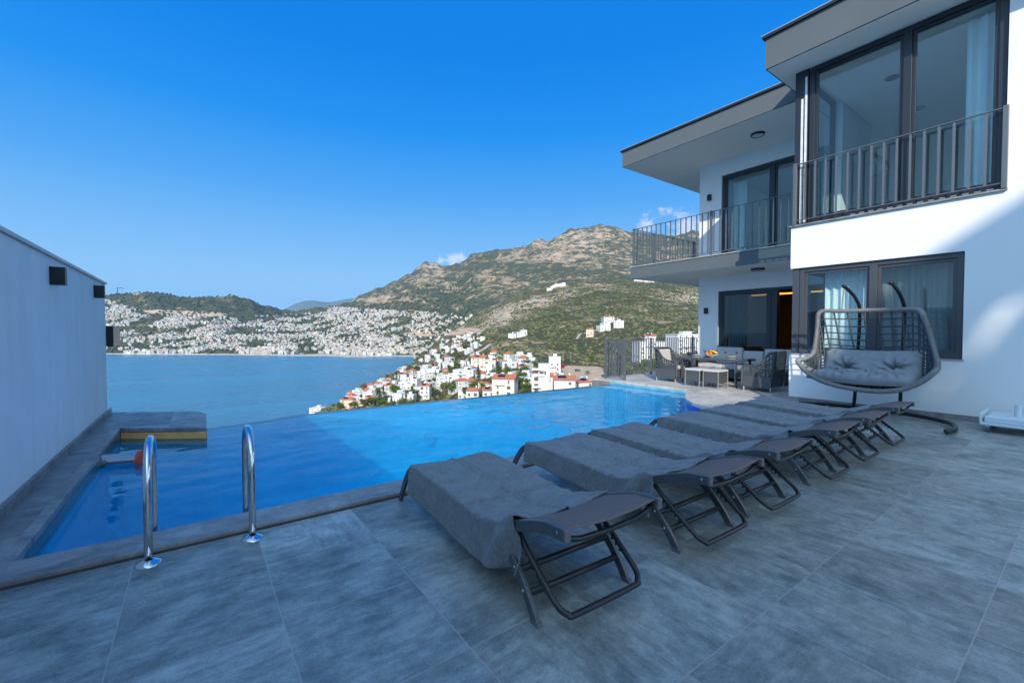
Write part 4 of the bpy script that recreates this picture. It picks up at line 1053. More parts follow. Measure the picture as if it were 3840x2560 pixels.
# ================================================================== LANDSCAPE
# terrain profiles: for a bearing u (photo column) a list of (depth, photo row) read off the photograph; heights follow from them
SEA = -80.0
PROF = [
 (-6000, [(15,1900),(60,1900),(300,1800),(1300,1420),(1500,1327),(1800,1290),(2600,1180),(3300,1200),(6000,1235)]),
 (150,  [(15,1900),(60,1900),(300,1800),(1300,1420),(1500,1327),(1800,1290),(2600,1120),(3300,1150),(6000,1235)]),
 (400,  [(15,1900),(60,1900),(300,1800),(1300,1420),(1500,1328),(1700,1298),(2100,1195),(2600,1108),(3100,1150),(6000,1235)]),
 (560,  [(15,1900),(60,1900),(300,1800),(1300,1420),(1500,1324),(1700,1296),(2100,1190),(2600,1099),(3100,1150),(6000,1235)]),
 (712,  [(15,1900),(60,1900),(300,1800),(1300,1420),(1490,1325),(1700,1298),(2100,1200),(2650,1116),(3100,1150),(6000,1235)]),
 (790,  [(15,1900),(60,1900),(300,1800),(1300,1420),(1480,1326),(1700,1298),(2100,1205),(2700,1112),(3100,1150),(6000,1235)]),
 (870,  [(15,1900),(60,1900),(300,1800),(1280,1420),(1470,1328),(1700,1300),(2200,1212),(2700,1113),(3200,1155),(6000,1235)]),
 (928,  [(15,1900),(60,1900),(300,1800),(1280,1420),(1460,1329),(1700,1300),(2200,1222),(2750,1122),(3200,1160),(6000,1235)]),
 (1006, [(15,1900),(60,1900),(300,1800),(1260,1420),(1440,1331),(1700,1302),(2200,1230),(2800,1146),(3300,1175),(6000,1235)]),
 (1065, [(15,1880),(60,1880),(250,1800),(1220,1420),(1410,1333),(1700,1304),(2250,1232),(2900,1161),(3400,1180),(6000,1235)]),
 (1115, [(15,1860),(60,1850),(240,1700),(424,1560),(436,1640),(1200,1420),(1400,1334),(1700,1305),(2300,1232),(3000,1166),(3500,1180),(6000,1235)]),
 (1217, [(15,1860),(60,1820),(150,1700),(300,1590),(461,1527),(480,1590),(1200,1420),(1380,1337),(1700,1308),(2300,1225),(2950,1154),(3500,1168),(6000,1235)]),
 (1304, [(15,1860),(60,1800),(150,1680),(300,1565),(420,1508),(538,1486),(560,1540),(1150,1420),(1330,1340),(1600,1312),(2200,1220),(2850,1142),(3200,1136),(3800,1165),(6000,1235)]),
 (1355, [(15,1860),(60,1800),(150,1670),(300,1555),(440,1482),(610,1450),(635,1490),(1150,1420),(1340,1339),(1600,1310),(2200,1215),(2800,1140),(3300,1106),(4000,1150),(6000,1235)]),
 (1427, [(15,1860),(60,1800),(150,1660),(300,1545),(450,1464),(600,1434),(739,1419),(765,1460),(1200,1410),(1360,1338),(1600,1305),(2200,1205),(2800,1130),(3400,1078),(4100,1120),(6000,1235)]),
 (1483, [(15,1860),(60,1790),(150,1650),(300,1535),(450,1452),(650,1410),(870,1392),(900,1430),(1250,1385),(1370,1337),(1600,1300),(2200,1195),(2800,1110),(3450,1050),(4200,1090),(6000,1235)]),
 (1540, [(15,1860),(60,1790),(150,1645),(300,1525),(450,1440),(650,1392),(1050,1366),(1130,1372),(1300,1345),(1378,1336),(1600,1298),(2200,1185),(2800,1085),(3500,1029),(4300,1070),(6000,1235)]),
 (1570, [(15,1860),(60,1790),(150,1640),(300,1520),(450,1432),(650,1380),(900,1352),(1150,1340),(1380,1334),(1600,1295),(2200,1180),(2800,1075),(3500,1003),(4300,1050),(6000,1235)]),
 (1597, [(15,1860),(60,1790),(150,1640),(300,1515),(450,1425),(650,1365),(900,1342),(1150,1334),(1400,1322),(1650,1285),(2200,1175),(2800,1065),(3500,985),(4300,1040),(6000,1235)]),
 (1627, [(15,1860),(60,1790),(150,1635),(300,1510),(450,1415),(650,1350),(900,1325),(1150,1310),(1400,1290),(1650,1265),(2200,1170),(2800,1060),(3500,983),(4300,1035),(6000,1235)]),
 (1665, [(15,1860),(60,1790),(150,1630),(300,1500),(450,1400),(620,1330),(800,1300),(1100,1280),(1400,1255),(1650,1240),(2200,1170),(2800,1055),(3500,994),(4300,1030),(6000,1235)]),
 (1716, [(15,1860),(60,1790),(150,1620),(300,1480),(450,1380),(600,1312),(750,1285),(1000,1262),(1400,1222),(1600,1222),(2200,1160),(2800,1050),(3500,986),(4300,1030),(6000,1235)]),
 (1789, [(15,1860),(60,1780),(150,1600),(300,1455),(450,1360),(600,1290),(750,1258),(1000,1225),(1400,1178),(1600,1185),(2200,1130),(2800,1020),(3500,950),(4300,1010),(6000,1235)]),
 (1848, [(15,1860),(60,1780),(150,1585),(300,1440),(450,1345),(600,1275),(800,1225),(1050,1190),(1380,1150),(1600,1158),(2200,1110),(2800,1010),(3500,941),(4300,1000),(6000,1235)]),
 (1908, [(15,1860),(60,1770),(150,1570),(300,1430),(450,1330),(600,1262),(800,1205),(1050,1160),(1380,1118),(1600,1125),(2200,1095),(2800,1000),(3500,937),(4300,990),(6000,1235)]),
 (1976, [(15,1860),(60,1760),(120,1640),(200,1500),(300,1420),(420,1355),(600,1252),(800,1190),(1050,1140),(1380,1092),(1600,1100),(2200,1080),(2800,985),(3500,922),(4300,985),(6000,1235)]),
 (2010, [(15,1860),(60,1760),(120,1620),(200,1485),(300,1412),(420,1352),(600,1252),(800,1185),(1050,1132),(1380,1084),(1600,1092),(2200,1075),(2800,980),(3500,900),(4300,975),(6000,1235)]),
 (2045, [(15,1860),(60,1750),(120,1610),(200,1478),(300,1408),(420,1352),(600,1253),(800,1180),(1050,1128),(1380,1078),(1600,1086),(2200,1070),(2800,975),(3500,903),(4300,975),(6000,1235)]),
 (2100, [(15,1860),(60,1740),(120,1590),(200,1470),(300,1404),(380,1378),(450,1345),(600,1255),(800,1175),(1050,1120),(1380,1070),(1600,1080),(2200,1060),(2800,965),(3500,886),(4300,970),(6000,1235)]),
 (2144, [(15,1860),(60,1730),(120,1580),(200,1468),(300,1403),(380,1378),(450,1345),(600,1252),(800,1168),(1050,1112),(1400,1062),(1600,1074),(2200,1055),(2800,960),(3500,861),(4300,960),(6000,1235)]),
 (2190, [(15,1860),(60,1720),(120,1570),(200,1465),(300,1402),(380,1378),(450,1345),(600,1250),(800,1165),(1050,1108),(1400,1056),(1600,1070),(2200,1050),(2800,955),(3500,863),(4300,955),(6000,1235)]),
 (2232, [(15,1860),(60,1710),(120,1560),(200,1460),(300,1402),(380,1378),(450,1345),(600,1246),(800,1162),(1050,1104),(1400,1052),(1600,1066),(2200,1045),(2800,950),(3500,851),(4300,950),(6000,1235)]),
 (2281, [(15,1860),(60,1700),(120,1550),(200,1450),(300,1400),(380,1378),(450,1345),(600,1240),(800,1160),(1050,1100),(1400,1049),(1600,1064),(2200,1042),(2800,950),(3500,844),(4300,945),(6000,1235)]),
 (2314, [(15,1860),(60,1690),(120,1535),(200,1440),(300,1392),(400,1365),(600,1240),(800,1160),(1050,1098),(1400,1048),(1600,1062),(2200,1040),(2800,950),(3500,855),(4300,945),(6000,1235)]),
 (2368, [(15,1860),(60,1660),(110,1500),(180,1430),(300,1372),(400,1330),(600,1238),(800,1160),(1050,1098),(1400,1049),(1600,1062),(2200,1040),(2800,955),(3500,871),(4300,945),(6000,1235)]),
 (2480, [(15,1840),(50,1620),(90,1480),(150,1420),(300,1345),(400,1300),(600,1225),(800,1160),(1050,1105),(1400,1062),(1700,1065),(2200,1040),(2800,960),(3500,885),(4300,950),(6000,1235)]),
 (2620, [(15,1800),(50,1560),(90,1450),(150,1405),(300,1325),(400,1280),(600,1215),(800,1165),(1050,1115),(1400,1085),(1700,1080),(2200,1040),(2800,960),(3500,870),(4300,950),(6000,1235)]),
 (3000, [(15,1700),(50,1480),(90,1420),(150,1380),(300,1300),(600,1190),(1050,1100),(1400,1080),(1700,1080),(2800,960),(3500,880),(4300,950),(6000,1235)]),
 (8000, [(15,1500),(50,1400),(90,1380),(150,1340),(300,1260),(600,1150),(1050,1100),(1400,1080),(1700,1080),(2800,960),(3500,880),(4300,950),(6000,1235)]),
]
F2 = Vector((math.sin(YAW), math.cos(YAW), 0)); R2 = Vector((math.cos(YAW), -math.sin(YAW), 0))
def pos_ut(u, t): return F2*t+R2*(t*(u-1920)/FP)
def ut_pos(p):
    t = p.x*F2.x+p.y*F2.y; r = p.x*R2.x+p.y*R2.y
    return 1920+FP*r/t, t
def prof_z(L, t):
    if t <= L[0][0]: a = L[0]; return H+(1240-a[1])/FP*a[0]
    for a, b in zip(L, L[1:]):
        if t <= b[0]:
            za = (1240-a[1])/FP*a[0]; zb = (1240-b[1])/FP*b[0]; f = (t-a[0])/(b[0]-a[0])
            return H+za+(zb-za)*f
    a = L[-1]; return H+(1240-a[1])/FP*a[0]
def base_z(u, t):
    if u <= PROF[0][0]: return prof_z(PROF[0][1], t)
    for A, B in zip(PROF, PROF[1:]):
        if u <= B[0]:
            f = (u-A[0])/(B[0]-A[0]); f = f*f*(3-2*f) if B[0]-A[0] < 200 else f
            return prof_z(A[1], t)*(1-f)+prof_z(B[1], t)*f
    return prof_z(PROF[-1][1], t)
def terr(u, t, det=True):
    z = base_z(u, t)
    if z < SEA-2 and t < 1600: return max(z, -130)
    p = pos_ut(u, t)
    if det and t > 120:
        h = max(0, min(1, (z-SEA)/60.0))
        a = (.0035*t)*h if t < 900 else (.0035*900+(t-900)*.0058)*h
        sc = 1/(t*.075)
        q = Vector((p.x*.0045, p.y*.0045, 0))
        r_ = 1-abs(noise.noise(q*.9+Vector((3,1,0))))*2
        z += a*(.9*noise.noise(q*2.3)+.55*noise.noise(q*6)+.35*noise.noise(q*15)) + a*.9*(r_-.45)*(1 if t > 1200 else .4)
    return z
# raster of rock exposure (geology): patches given by bearing / row on the photographed slopes
ROCK = [(1627,1010,45,40,1.0),(1560,1050,30,25,.7),(2010,915,40,22,.8),(2150,900,80,35,.9),(2260,880,60,30,.6),(1930,965,60,25,.7),(2050,960,70,25,.6),(2200,960,90,28,.6),(1700,1080,120,16,.55),(1500,1120,90,14,.7),(1400,1110,60,14,.6),(1850,1040,120,16,.5),(2350,960,60,60,.45),
        (1850,1200,70,35,1.0),(1930,1160,60,40,1.0),(2020,1130,70,38,1.0),(2130,1100,70,26,.95),(2250,1080,80,20,.9),(1760,1235,60,18,1.1),(1650,1255,80,12,1.0),(2520,1130,90,35,.85),(2600,1110,60,30,.8),(2300,1160,120,26,.45),(1870,1185,30,20,1.1)]
EARTH = [(600,1168,60,6,1.3),(690,1172,60,5,1.3),(770,1176,60,6,1.4),(820,1180,30,5,1.3),(1640,1250,110,8,1.2),(1560,1252,60,5,.9),(1570,1312,32,12,1.5),(1760,1238,50,10,.9),(2140,1402,60,26,1.6),(2220,1398,50,22,1.6),(1900,1180,16,12,1.2),(1350,1125,60,10,.5),(1440,1118,60,8,.4)]
GREEN = [(430,1290,50,45,1.2),(640,1120,200,22,.5),(900,1150,120,22,.6),(1010,1180,90,16,.5),(1150,1300,55,18,1.3),(1230,1245,20,10,.9),(1600,1285,60,22,.7),(1260,1190,25,15,.5)]
def fields(u, v, p, t):
    def acc(L):
        s = 0
        for (cu, cv, ru, rv, k) in L:
            d = ((u-cu)/ru)**2+((v-cv)/rv)**2
            if d < 6: s += k*math.exp(-d)
        return s
    return acc(ROCK), acc(EARTH), acc(GREEN)
def row_of(t, z): return 1240-(z-H)*FP/t
us = []
u = -6000
while u < 8000:
    us.append(u); u += 5.0 if 330 < u < 2700 else (60 if -500 < u < 3500 else 300)
ts = []; t_ = 15.0
while t_ < 6000: ts.append(t_); t_ *= (1.028 if t_ < 1300 else 1.0105)
def build_terrain():
    vs = []; cols = []
    for u in us:
        for t_ in ts:
            z = terr(u, t_); p = pos_ut(u, t_); vs.append((p.x, p.y, z))
            r, e, gr = fields(u, row_of(t_, z), p, t_); cols.append((min(1.5, r), min(1.5, e), min(1.5, gr), 1))
    nt_ = len(ts); fs = []
    for i in range(len(us)-1):
        for j in range(nt_-1):
            a = i*nt_+j
            if max(vs[a][2], vs[a+1][2], vs[a+nt_][2], vs[a+nt_+1][2]) < SEA-3: continue
            fs.append((a, a+nt_, a+nt_+1, a+1))
    me = bpy.data.meshes.new('hillside_ground'); me.from_pydata(vs, [], fs)
    ca = me.color_attributes.new('geology', 'FLOAT_COLOR', 'POINT')
    ca.data.foreach_set('color', [c for q in cols for c in q])
    me.polygons.foreach_set('use_smooth', [True]*len(me.polygons))
    o = bpy.data.objects.new('hillside_ground', me); COL.objects.link(o); o['kind'] = 'structure'
    # material
    m, nt, b = newmat('mediterranean_hillside'); p = geo(nt)
    at = nt.nodes.new('ShaderNodeAttribute'); at.attribute_name = 'geology'
    sp = nt.nodes.new('ShaderNodeSeparateColor'); nt.links.new(at.outputs['Color'], sp.inputs[0])
    ln = nt.nodes.new('ShaderNodeVectorMath'); ln.operation = 'LENGTH'; nt.links.new(p, ln.inputs[0]); D = ln.outputs['Value']
    big = nse(nt, p, .0045, 5, .6, .5)
    mid = nse(nt, p, .022, 6, .65, .4)
    bush = nse(nt, p, .12, 4, .62); bush2 = nse(nt, p, .30, 3, .6)
    # tree / scrub dots
    vor = nt.nodes.new('ShaderNodeTexVoronoi'); vor.inputs['Scale'].default_value = .16; nt.links.new(p, vor.inputs['Vector'])
    vor2 = nt.nodes.new('ShaderNodeTexVoronoi'); vor2.inputs['Scale'].default_value = .055; nt.links.new(p, vor2.inputs['Vector'])
    vor3 = nt.nodes.new('ShaderNodeTexVoronoi'); vor3.inputs['Scale'].default_value = .085; nt.links.new(p, vor3.inputs['Vector'])
    stretch = mapping(nt, p, (.010, .0032, .012), rot=(0, 0, .75))
    bands = nse(nt, stretch, 1.0, 7, .68, .8)
    rk = mth(nt, 'MULTIPLY', sp.outputs['Red'], .42)
    rockf = mth(nt, 'ADD', mth(nt, 'MULTIPLY', mth(nt, 'SUBTRACT', bands, .53), 2.2), mth(nt, 'MULTIPLY', mth(nt, 'SUBTRACT', mid, .5), 1.9))
    rockf = mth(nt, 'ADD', rockf, mth(nt, 'MULTIPLY', mth(nt, 'SUBTRACT', bush, .5), 1.5))
    rockf = mth(nt, 'ADD', rockf, rk)
    rockf = mth(nt, 'SUBTRACT', rockf, mth(nt, 'MULTIPLY', sp.outputs['Blue'], .6))
    rockm = mrange(nt, rockf, .02, .36, 0, 1, True)
    # single dark bushes standing on the rock, and pale stones between the bushes
    shr = mth(nt, 'MAXIMUM', mrange(nt, vor3.outputs['Distance'], .42, .30), mrange(nt, vor.outputs['Distance'], .34, .24))
    sel_ = mrange(nt, mth(nt, 'ADD', mid, mth(nt, 'MULTIPLY', bush2, .4)), .66, .74, 1, 0)
    shr = mth(nt, 'MULTIPLY', shr, sel_)
    rockm = mth(nt, 'MULTIPLY', rockm, mth(nt, 'SUBTRACT', 1.0, mth(nt, 'MULTIPLY', shr, .85)))
    tanc = mixc(nt, bush2, (.32,.225,.13), (.50,.37,.24))
    tanc = mixc(nt, mrange(nt, sp.outputs['Red'], .3, 1), tanc, mixc(nt, bush, (.42,.31,.21), (.58,.455,.33)))
    dry = mixc(nt, mrange(nt, bush2, .3, .7), (.20,.175,.065), (.33,.27,.12))
    grn = mixc(nt, mrange(nt, bush2, .3, .72), (.046,.052,.025), (.112,.108,.048))
    grn = mixc(nt, mrange(nt, big, .45, .62), grn, (.078,.084,.036))
    grn = mixc(nt, mrange(nt, mid, .56, .70), grn, dry)
    c = mixc(nt, rockm, grn, tanc)
    ef = mrange(nt, mth(nt, 'ADD', sp.outputs['Green'], mth(nt, 'MULTIPLY', mth(nt, 'SUBTRACT', mid, .5), .8)), .35, .6)
    earth = mixc(nt, mid, (.52,.36,.22), (.60,.47,.34))
    c = mixc(nt, ef, c, earth)
    # sandy strip at the waterline
    sz = nt.nodes.new('ShaderNodeSeparateXYZ'); nt.links.new(p, sz.inputs[0])
    sand = mth(nt, 'MULTIPLY', mrange(nt, sz.outputs[2], SEA+3.5, SEA+1.5), mrange(nt, D, 1150, 1300))
    c = mixc(nt, sand, c, (.62,.52,.40))
    nt.links.new(c, b.inputs['Base Color']); b.inputs['Roughness'].default_value = .95; b.inputs['Specular IOR Level'].default_value = .1
    nt.links.new(bump(nt, mth(nt, 'ADD', bush, mth(nt, 'MULTIPLY', mid, 2)), 1.0, 6.0), b.inputs['Normal'])
    me.materials.append(m)
build_terrain()

# far blue ridge
g = G()
def ridge(u):
    pts = [(900,1200),(1000,1190),(1065,1160),(1100,1142),(1143,1128),(1170,1126),(1200,1130),(1240,1134),(1270,1127),(1300,1121),(1330,1118),(1400,1122),(1500,1150),(1700,1200)]
    for a, b in zip(pts, pts[1:]):
        if u <= b[0]: f = (u-a[0])/(b[0]-a[0]); return a[1]+(b[1]-a[1])*max(0, f)
    return 1200
def rf(i, j):
    u = 900+800*i; t_ = 7000+3500*abs(j*2-1) if j < .5 else 7000+3500*abs(j*2-1)
    t_ = 8000+4000*j; top = ridge(u); k = math.sin(math.pi*j)
    zt = (1240-top)*9800/FP*(.35+.65*k)*(1+.05*noise.noise(Vector((u*.02, j*6, 1))))
    if k > .97: zt = (1240-top)*t_/FP
    p = pos_ut(u, t_); return (p.x, p.y, zt if 0 < j < 1 else -100)
g.grid(rf, 120, 24)
o = g.build('far_hills', simple('far_scrub', (.13,.15,.12), .95, 0, .25, .004), None, smooth=True); o['kind'] = 'structure'

# sea
def mat_sea():
    m, nt, b = newmat('sea_water'); p = geo(nt)
    n1 = nse(nt, mapping(nt, p, (1,1,1), rot=(0,0,.4)), .06, 5, .6, .3); n2 = nse(nt, mapping(nt, p, (.0022,.010,1), rot=(0,0,-.55)), 1.0, 4, .55, .6)
    n3 = nse(nt, p, .25, 3, .6)
    c = mixc(nt, mrange(nt, n2, .35, .65), (.030,.15,.24), (.070,.23,.33))
    nt.links.new(c, b.inputs['Base Color']); b.inputs['IOR'].default_value = 1.33
    nt.links.new(mrange(nt, n2, .35, .65, .20, .42), b.inputs['Roughness'])
    nt.links.new(bump(nt, mth(nt, 'ADD', n1, mth(nt, 'MULTIPLY', n3, .3)), .40, 4.0), b.inputs['Normal'])
    return m
g = G(); g.add([(-14500,-14500,SEA),(14500,-14500,SEA),(14500,14500,SEA),(-14500,14500,SEA)], [(0,1,2,3)])
o = g.build('sea', mat_sea()); o['kind'] = 'structure'

# ---------------- locating things on the slope from photo rows
def on_slope(u, v, tmin=90, tmax=1300):
    t_ = tmin; prev = None
    while t_ < tmax:
        z = terr(u, t_); r = row_of(t_, z)
        if r <= v: 
            p = pos_ut(u, t_); return Vector((p.x, p.y, z)), t_
        t_ *= 1.01
    return None, None
def land(u, v, t0, t1):
    return on_slope(u, v, t0, t1)

# ---------------- villas of the hillside village
WN = {}
def villa(u0, u1, vt, vb, style, label=None, tmin=120, wallm=None, rz=None, group=None, maxt=900):
    uc = (u0+u1)/2; p, t_ = on_slope(uc, vb, tmin, maxt)
    if p is None: return None
    w = (u1-u0)/FP*t_*.92; h = (vb-vt)/FP*t_; d = w*random.uniform(.7, .95)
    w = max(5, min(24, w)); h = max(3.2, min(14, h)); d = max(6, min(14, d))
    ang = -YAW if rz is None else rz
    wallm = wallm or M['housew']
    e = thing('village_house', p, label or 'white village house', 'house', group)
    e.rotation_euler[2] = ang
    Z0 = -3.0
    g = G()
    st = max(1, round(h/3.0)); sh = h/st
    if style == 'step':
        h1 = h*.62; g.box(-w/2, -d/2, Z0, w/2, d/2, h1); g.box(-w*.12, -d/2+.6, h1, w/2, d/2, h)
        g.box(-w/2, -d/2, h1, -w/2+.2, d/2, h1+.6); g.box(-w/2+.2, -d/2, h1, -w*.12, -d/2+.2, h1+.6)
    else:
        g.box(-w/2, -d/2, Z0, w/2, d/2, h)
    if style == 'flat': g.box(-w/2-.25, -d/2-.25, h, w/2+.25, d/2+.25, h+.35); g.box(-w*.1, 0, h+.35, w*.2, d*.35, h+2.2)
    g.build('wall', wallm, e, world=False)
    if style in ('gable', 'hip'):
        g = G(); ov = .5; rh = w*.14+.6
        if style == 'gable':
            g.add([(-w/2-ov,-d/2-ov,h),(w/2+ov,-d/2-ov,h),(w/2+ov,d/2+ov,h),(-w/2-ov,d/2+ov,h),(-w/2-ov,0,h+rh),(w/2+ov,0,h+rh)], [(0,1,5,4),(2,3,4,5),(0,4,3),(1,2,5),(3,2,1,0)])
        else:
            g.add([(-w/2-ov,-d/2-ov,h),(w/2+ov,-d/2-ov,h),(w/2+ov,d/2+ov,h),(-w/2-ov,d/2+ov,h),(-w/5,0,h+rh),(w/5,0,h+rh)], [(0,1,5,4),(2,3,4,5),(3,0,4),(1,2,5),(3,2,1,0)])
        rf_ = g.build('roof', M['terracotta'], e, world=False)
        g = G(); g.box(w*.2,d*.1,h,w*.2+.7,d*.1+.7,h+rh+.9); g.build('chimney', wallm, rf_, world=False)
        if random.random() < .7:
            g = G(); g.obox((-w*.12,-d*.25,h+rh*.62), min(4, w*.4), 1.9, .12, rx=.62); g.build('solar_panel', M['solar'], rf_, world=False)
            g = G(); g.sphere((-w*.12,-d*.10,h+rh+.5), 1.1, .35, .35, 10, 6); g.build('water_tank', M['tank'], rf_, world=False)
    elif random.random() < .55:
        zz = h+(.35 if style == 'flat' else 0)
        g = G(); g.obox((w*.2,-d*.2,zz+.75), 2.4, 1.6, .12, rx=.7); g.build('solar_panel', M['solar'], e, world=False)
        g = G(); g.sphere((w*.2,.25*d*0+.6-d*.2+.4,zz+1.5), 1.1, .35, .35, 10, 6); g.build('water_tank', M['tank'], e, world=False)
    # windows and doors on the front and the left side, one mesh each
    nw = max(2, int(w/4.2))
    for s_ in range(st):
        z1 = s_*sh
        if style == 'step' and z1 > h*.55: xs = [w*.05+k*(w*.4)/2 for k in range(2)]; yy = -d/2+.6
        else: xs = [-w/2+w*(k+.5)/nw for k in range(nw)]; yy = -d/2
        for x in xs:
            if random.random() < .3: continue
            ww = random.choice((.45,.6,1.0)); hh = sh*random.choice((.36,.42,.66)); b_ = z1+sh*.14 if hh > sh*.6 else z1+sh*.3
            g = G(); g.box(x-ww, yy-.06, b_, x+ww, yy+.05, b_+hh); f_ = g.build('window', M['hglass'], e, world=False)
        if random.random() < .45 and s_ > 0:
            g = G(); a = random.uniform(-w/2, 0); b2 = a+w*.45; g.box(a,yy-1.3,z1-.1,b2,yy-.001,z1+.08); g.box(a,yy-1.3,z1+.08,b2,yy-1.22,z1+.95); g.build('balcony', wallm, e, world=False)
    for y in (-d*.2, d*.22):
        g = G(); g.box(-w/2-.06, y-.6, sh*.3, -w/2+.05, y+.6, sh*.75); g.build('window', M['hglass'], e, world=False)
    return e
def za(x): return 1450+x*.2126
HL = [ # u0,u1,vtop,vbase,style,label,material
 (1991,2063,1363,1472,'step','tall white house with small orange awnings, the biggest above the pool edge','w'),
 (2056,2103,1340,1412,'flat','white block with a water tank on top just behind the tall white house','w'),
 (1850,1940,1418,1478,'gable','cream house with an orange roof and solar panels left of the tall house','c'),
 (2003,2075,1412,1465,'gable','white gabled row house right below the tall white house','w'),
 (2075,2160,1422,1470,'gable','white gabled row house with an orange roof in the middle of the near row','w'),
 (2158,2222,1432,1462,'hip','low house with a red tiled roof nearest the parking ground','w'),
 (1880,1938,1358,1408,'flat','white two storey house behind the cream house','w'),
 (1938,1985,1375,1412,'hip','small white house with orange roof left of the tall white house','w'),
 (1811,1873,1352,1400,'flat','pale pink villa in the upper right of the village','p'),
 (1769,1828,1342,1390,'gable','pink and white villa with two small red roofs at the village top','c'),
 (1656,1700,1360,1392,'step','white cube villa beside the green patch in mid village','w'),
 (1588,1663,1385,1420,'flat','long white villa with pink side wall in mid village','w'),
 (1648,1735,1408,1452,'step','broad white villa with a plain front wall in mid village','w'),
 (1703,1792,1388,1436,'flat','white apartment block with rows of balconies','w'),
 (1575,1616,1446,1496,'gable','narrow grey white house with a solar roof above the infinity edge','w'),
 (1526,1573,1420,1475,'step','stacked white house left of the narrow gabled one','w'),
 (1748,1799,1464,1492,'hip','orange hipped roof just over the water line of the pool','w'),
 (1809,1858,1464,1490,'gable','wide orange roof just over the water line, right of the hipped one','w'),
 (1722,1748,1462,1494,'flat','small white tower house between two orange roofs','w'),
 (1595,1618,1330,1358,'hip','lone white house with a small red roof high above the bay','w'),
 (1276,1330,1498,1532,'hip','pink and white villa with red roof low near the shore','p'),
 (1332,1368,1503,1522,'flat','low terracotta coloured house right of the shore villa','p'),
 (1370,1402,1490,1520,'gable','pink gabled house with red awning by the lane','p'),
 (1164,1215,1530,1550,'flat','low flat roofed building at the tip of the near shore','w'),
 (1440,1480,1445,1475,'hip','white house with red roof left of the lane','w'),
 (1461,1520,1475,1525,'step','white terraced house stepping down beside the lane','w'),
 (1515,1556,1482,1518,'flat','white flat roofed house over the pool edge right of the lane','w'),
 (1492,1530,1402,1432,'hip','white house with orange roof near the cliff edge','w'),
 (1907,1940,1252,1268,'flat','small white villa left of a pair on the green hill','w'),
 (1935,1976,1238,1262,'step','bright white villa alone on the green hillside','w'),
 (2239,2286,1212,1240,'step','white stepped villa in the cluster high on the green hill','w'),
 (2299,2339,1205,1229,'flat','white flat villa at the right of the hillside cluster','w'),
 (2199,2228,1236,1262,'hip','small pinkish villa at the left of the hillside cluster','p'),
 (2256,2300,1190,1212,'hip','orange roofed villa at the top of the hillside cluster','w'),
 (2378,2500,1282,1345,'flat','large white house seen through the terrace fence','w'),
 (2413,2457,1243,1325,'gable','white upper floor with orange roof and tank behind the terrace fence','w'),
 (2505,2640,1244,1330,'flat','long modern white house half hidden by the villa corner','w'),
]
MM = {'w': M['housew'], 'c': M['housec'], 'p': M['housep']}
random.seed(11)
occ = []
for (u0,u1,vt,vb,st,lb,mm) in HL:
    tm = 120
    e = villa(u0,u1,vt,vb,st,lb,tmin=tm,wallm=MM[mm],rz=-YAW+random.uniform(-.35,.35))
    if e: occ.append((e.location.x, e.location.y, 9))
def simple_house_mesh(kind):
    """a small house seen from far away: walls, roof and window openings as one prototype with parts"""
    pass
PW = {}; WM = []
def small_house(p, w, d, h, ang, red, mat):
    k = random.randrange(6)
    key = (k, red)
    if key not in PW:
        rr = random.Random(k*2+red)
        g = G(); g.box(-.5,-.5,-.6,.5,.5,1); 
        if not red and rr.random() < .6: g.box(-.1,-.3,1,.4,.4,1.35)
        if rr.random() < .5: g.box(.5,-.35,-.6,.85,.4,.6)
        a = g.build('wall', M['housew'], None)
        wl = []
        for zz in (.12,.58):
            for x in (-.34,-.02,.30):
                if rr.random() < .8: wl.append((0, x, zz))
            for y in (-.3,.15):
                if rr.random() < .7: wl.append((1, y, zz))
        if not WM:
            g = G(); g.box(-.055,-.508,0,.055,-.495,.2); q_ = g.build('window', M['hglass'], None); WM.append(q_.data); bpy.data.objects.remove(q_)
            g = G(); g.box(-.508,-.06,0,-.495,.06,.2); q_ = g.build('window', M['hglass'], None); WM.append(q_.data); bpy.data.objects.remove(q_)
        r_ = None
        if red:
            g = G(); g.add([(-.56,-.56,1),(.56,-.56,1),(.56,.56,1),(-.56,.56,1),(-.2,0,1.32),(.2,0,1.32)], [(0,1,5,4),(2,3,4,5),(3,0,4),(1,2,5),(3,2,1,0)]); r_ = g.build('roof', M['terracotta'], None)
        PW[key] = (a.data, wl, r_.data if r_ else None)
        for q in (a, r_):
            if q: bpy.data.objects.remove(q)
    dd = PW[key]
    lab = 'small white house with a terracotta roof among the trees of the village slope' if red else 'small white flat roofed house among the trees of the village slope'
    e = thing('village_house', p, lab, 'house', 'small red roofed village houses' if red else 'small flat roofed village houses')
    e.rotation_euler[2] = ang
    for nm, me in (('wall', dd[0]), ('roof', dd[2])):
        if me: o = bpy.data.objects.new(nm, me); COL.objects.link(o); o.parent = e; o.scale = (w, d, h)
    for (fc, q, zz) in dd[1]:
        o = bpy.data.objects.new('window', WM[fc]); COL.objects.link(o); o.parent = e; o.scale = (w, d, h)
        o.location = (q*w, 0, zz*h) if fc == 0 else (0, q*d, zz*h)
    return e
random.seed(5)
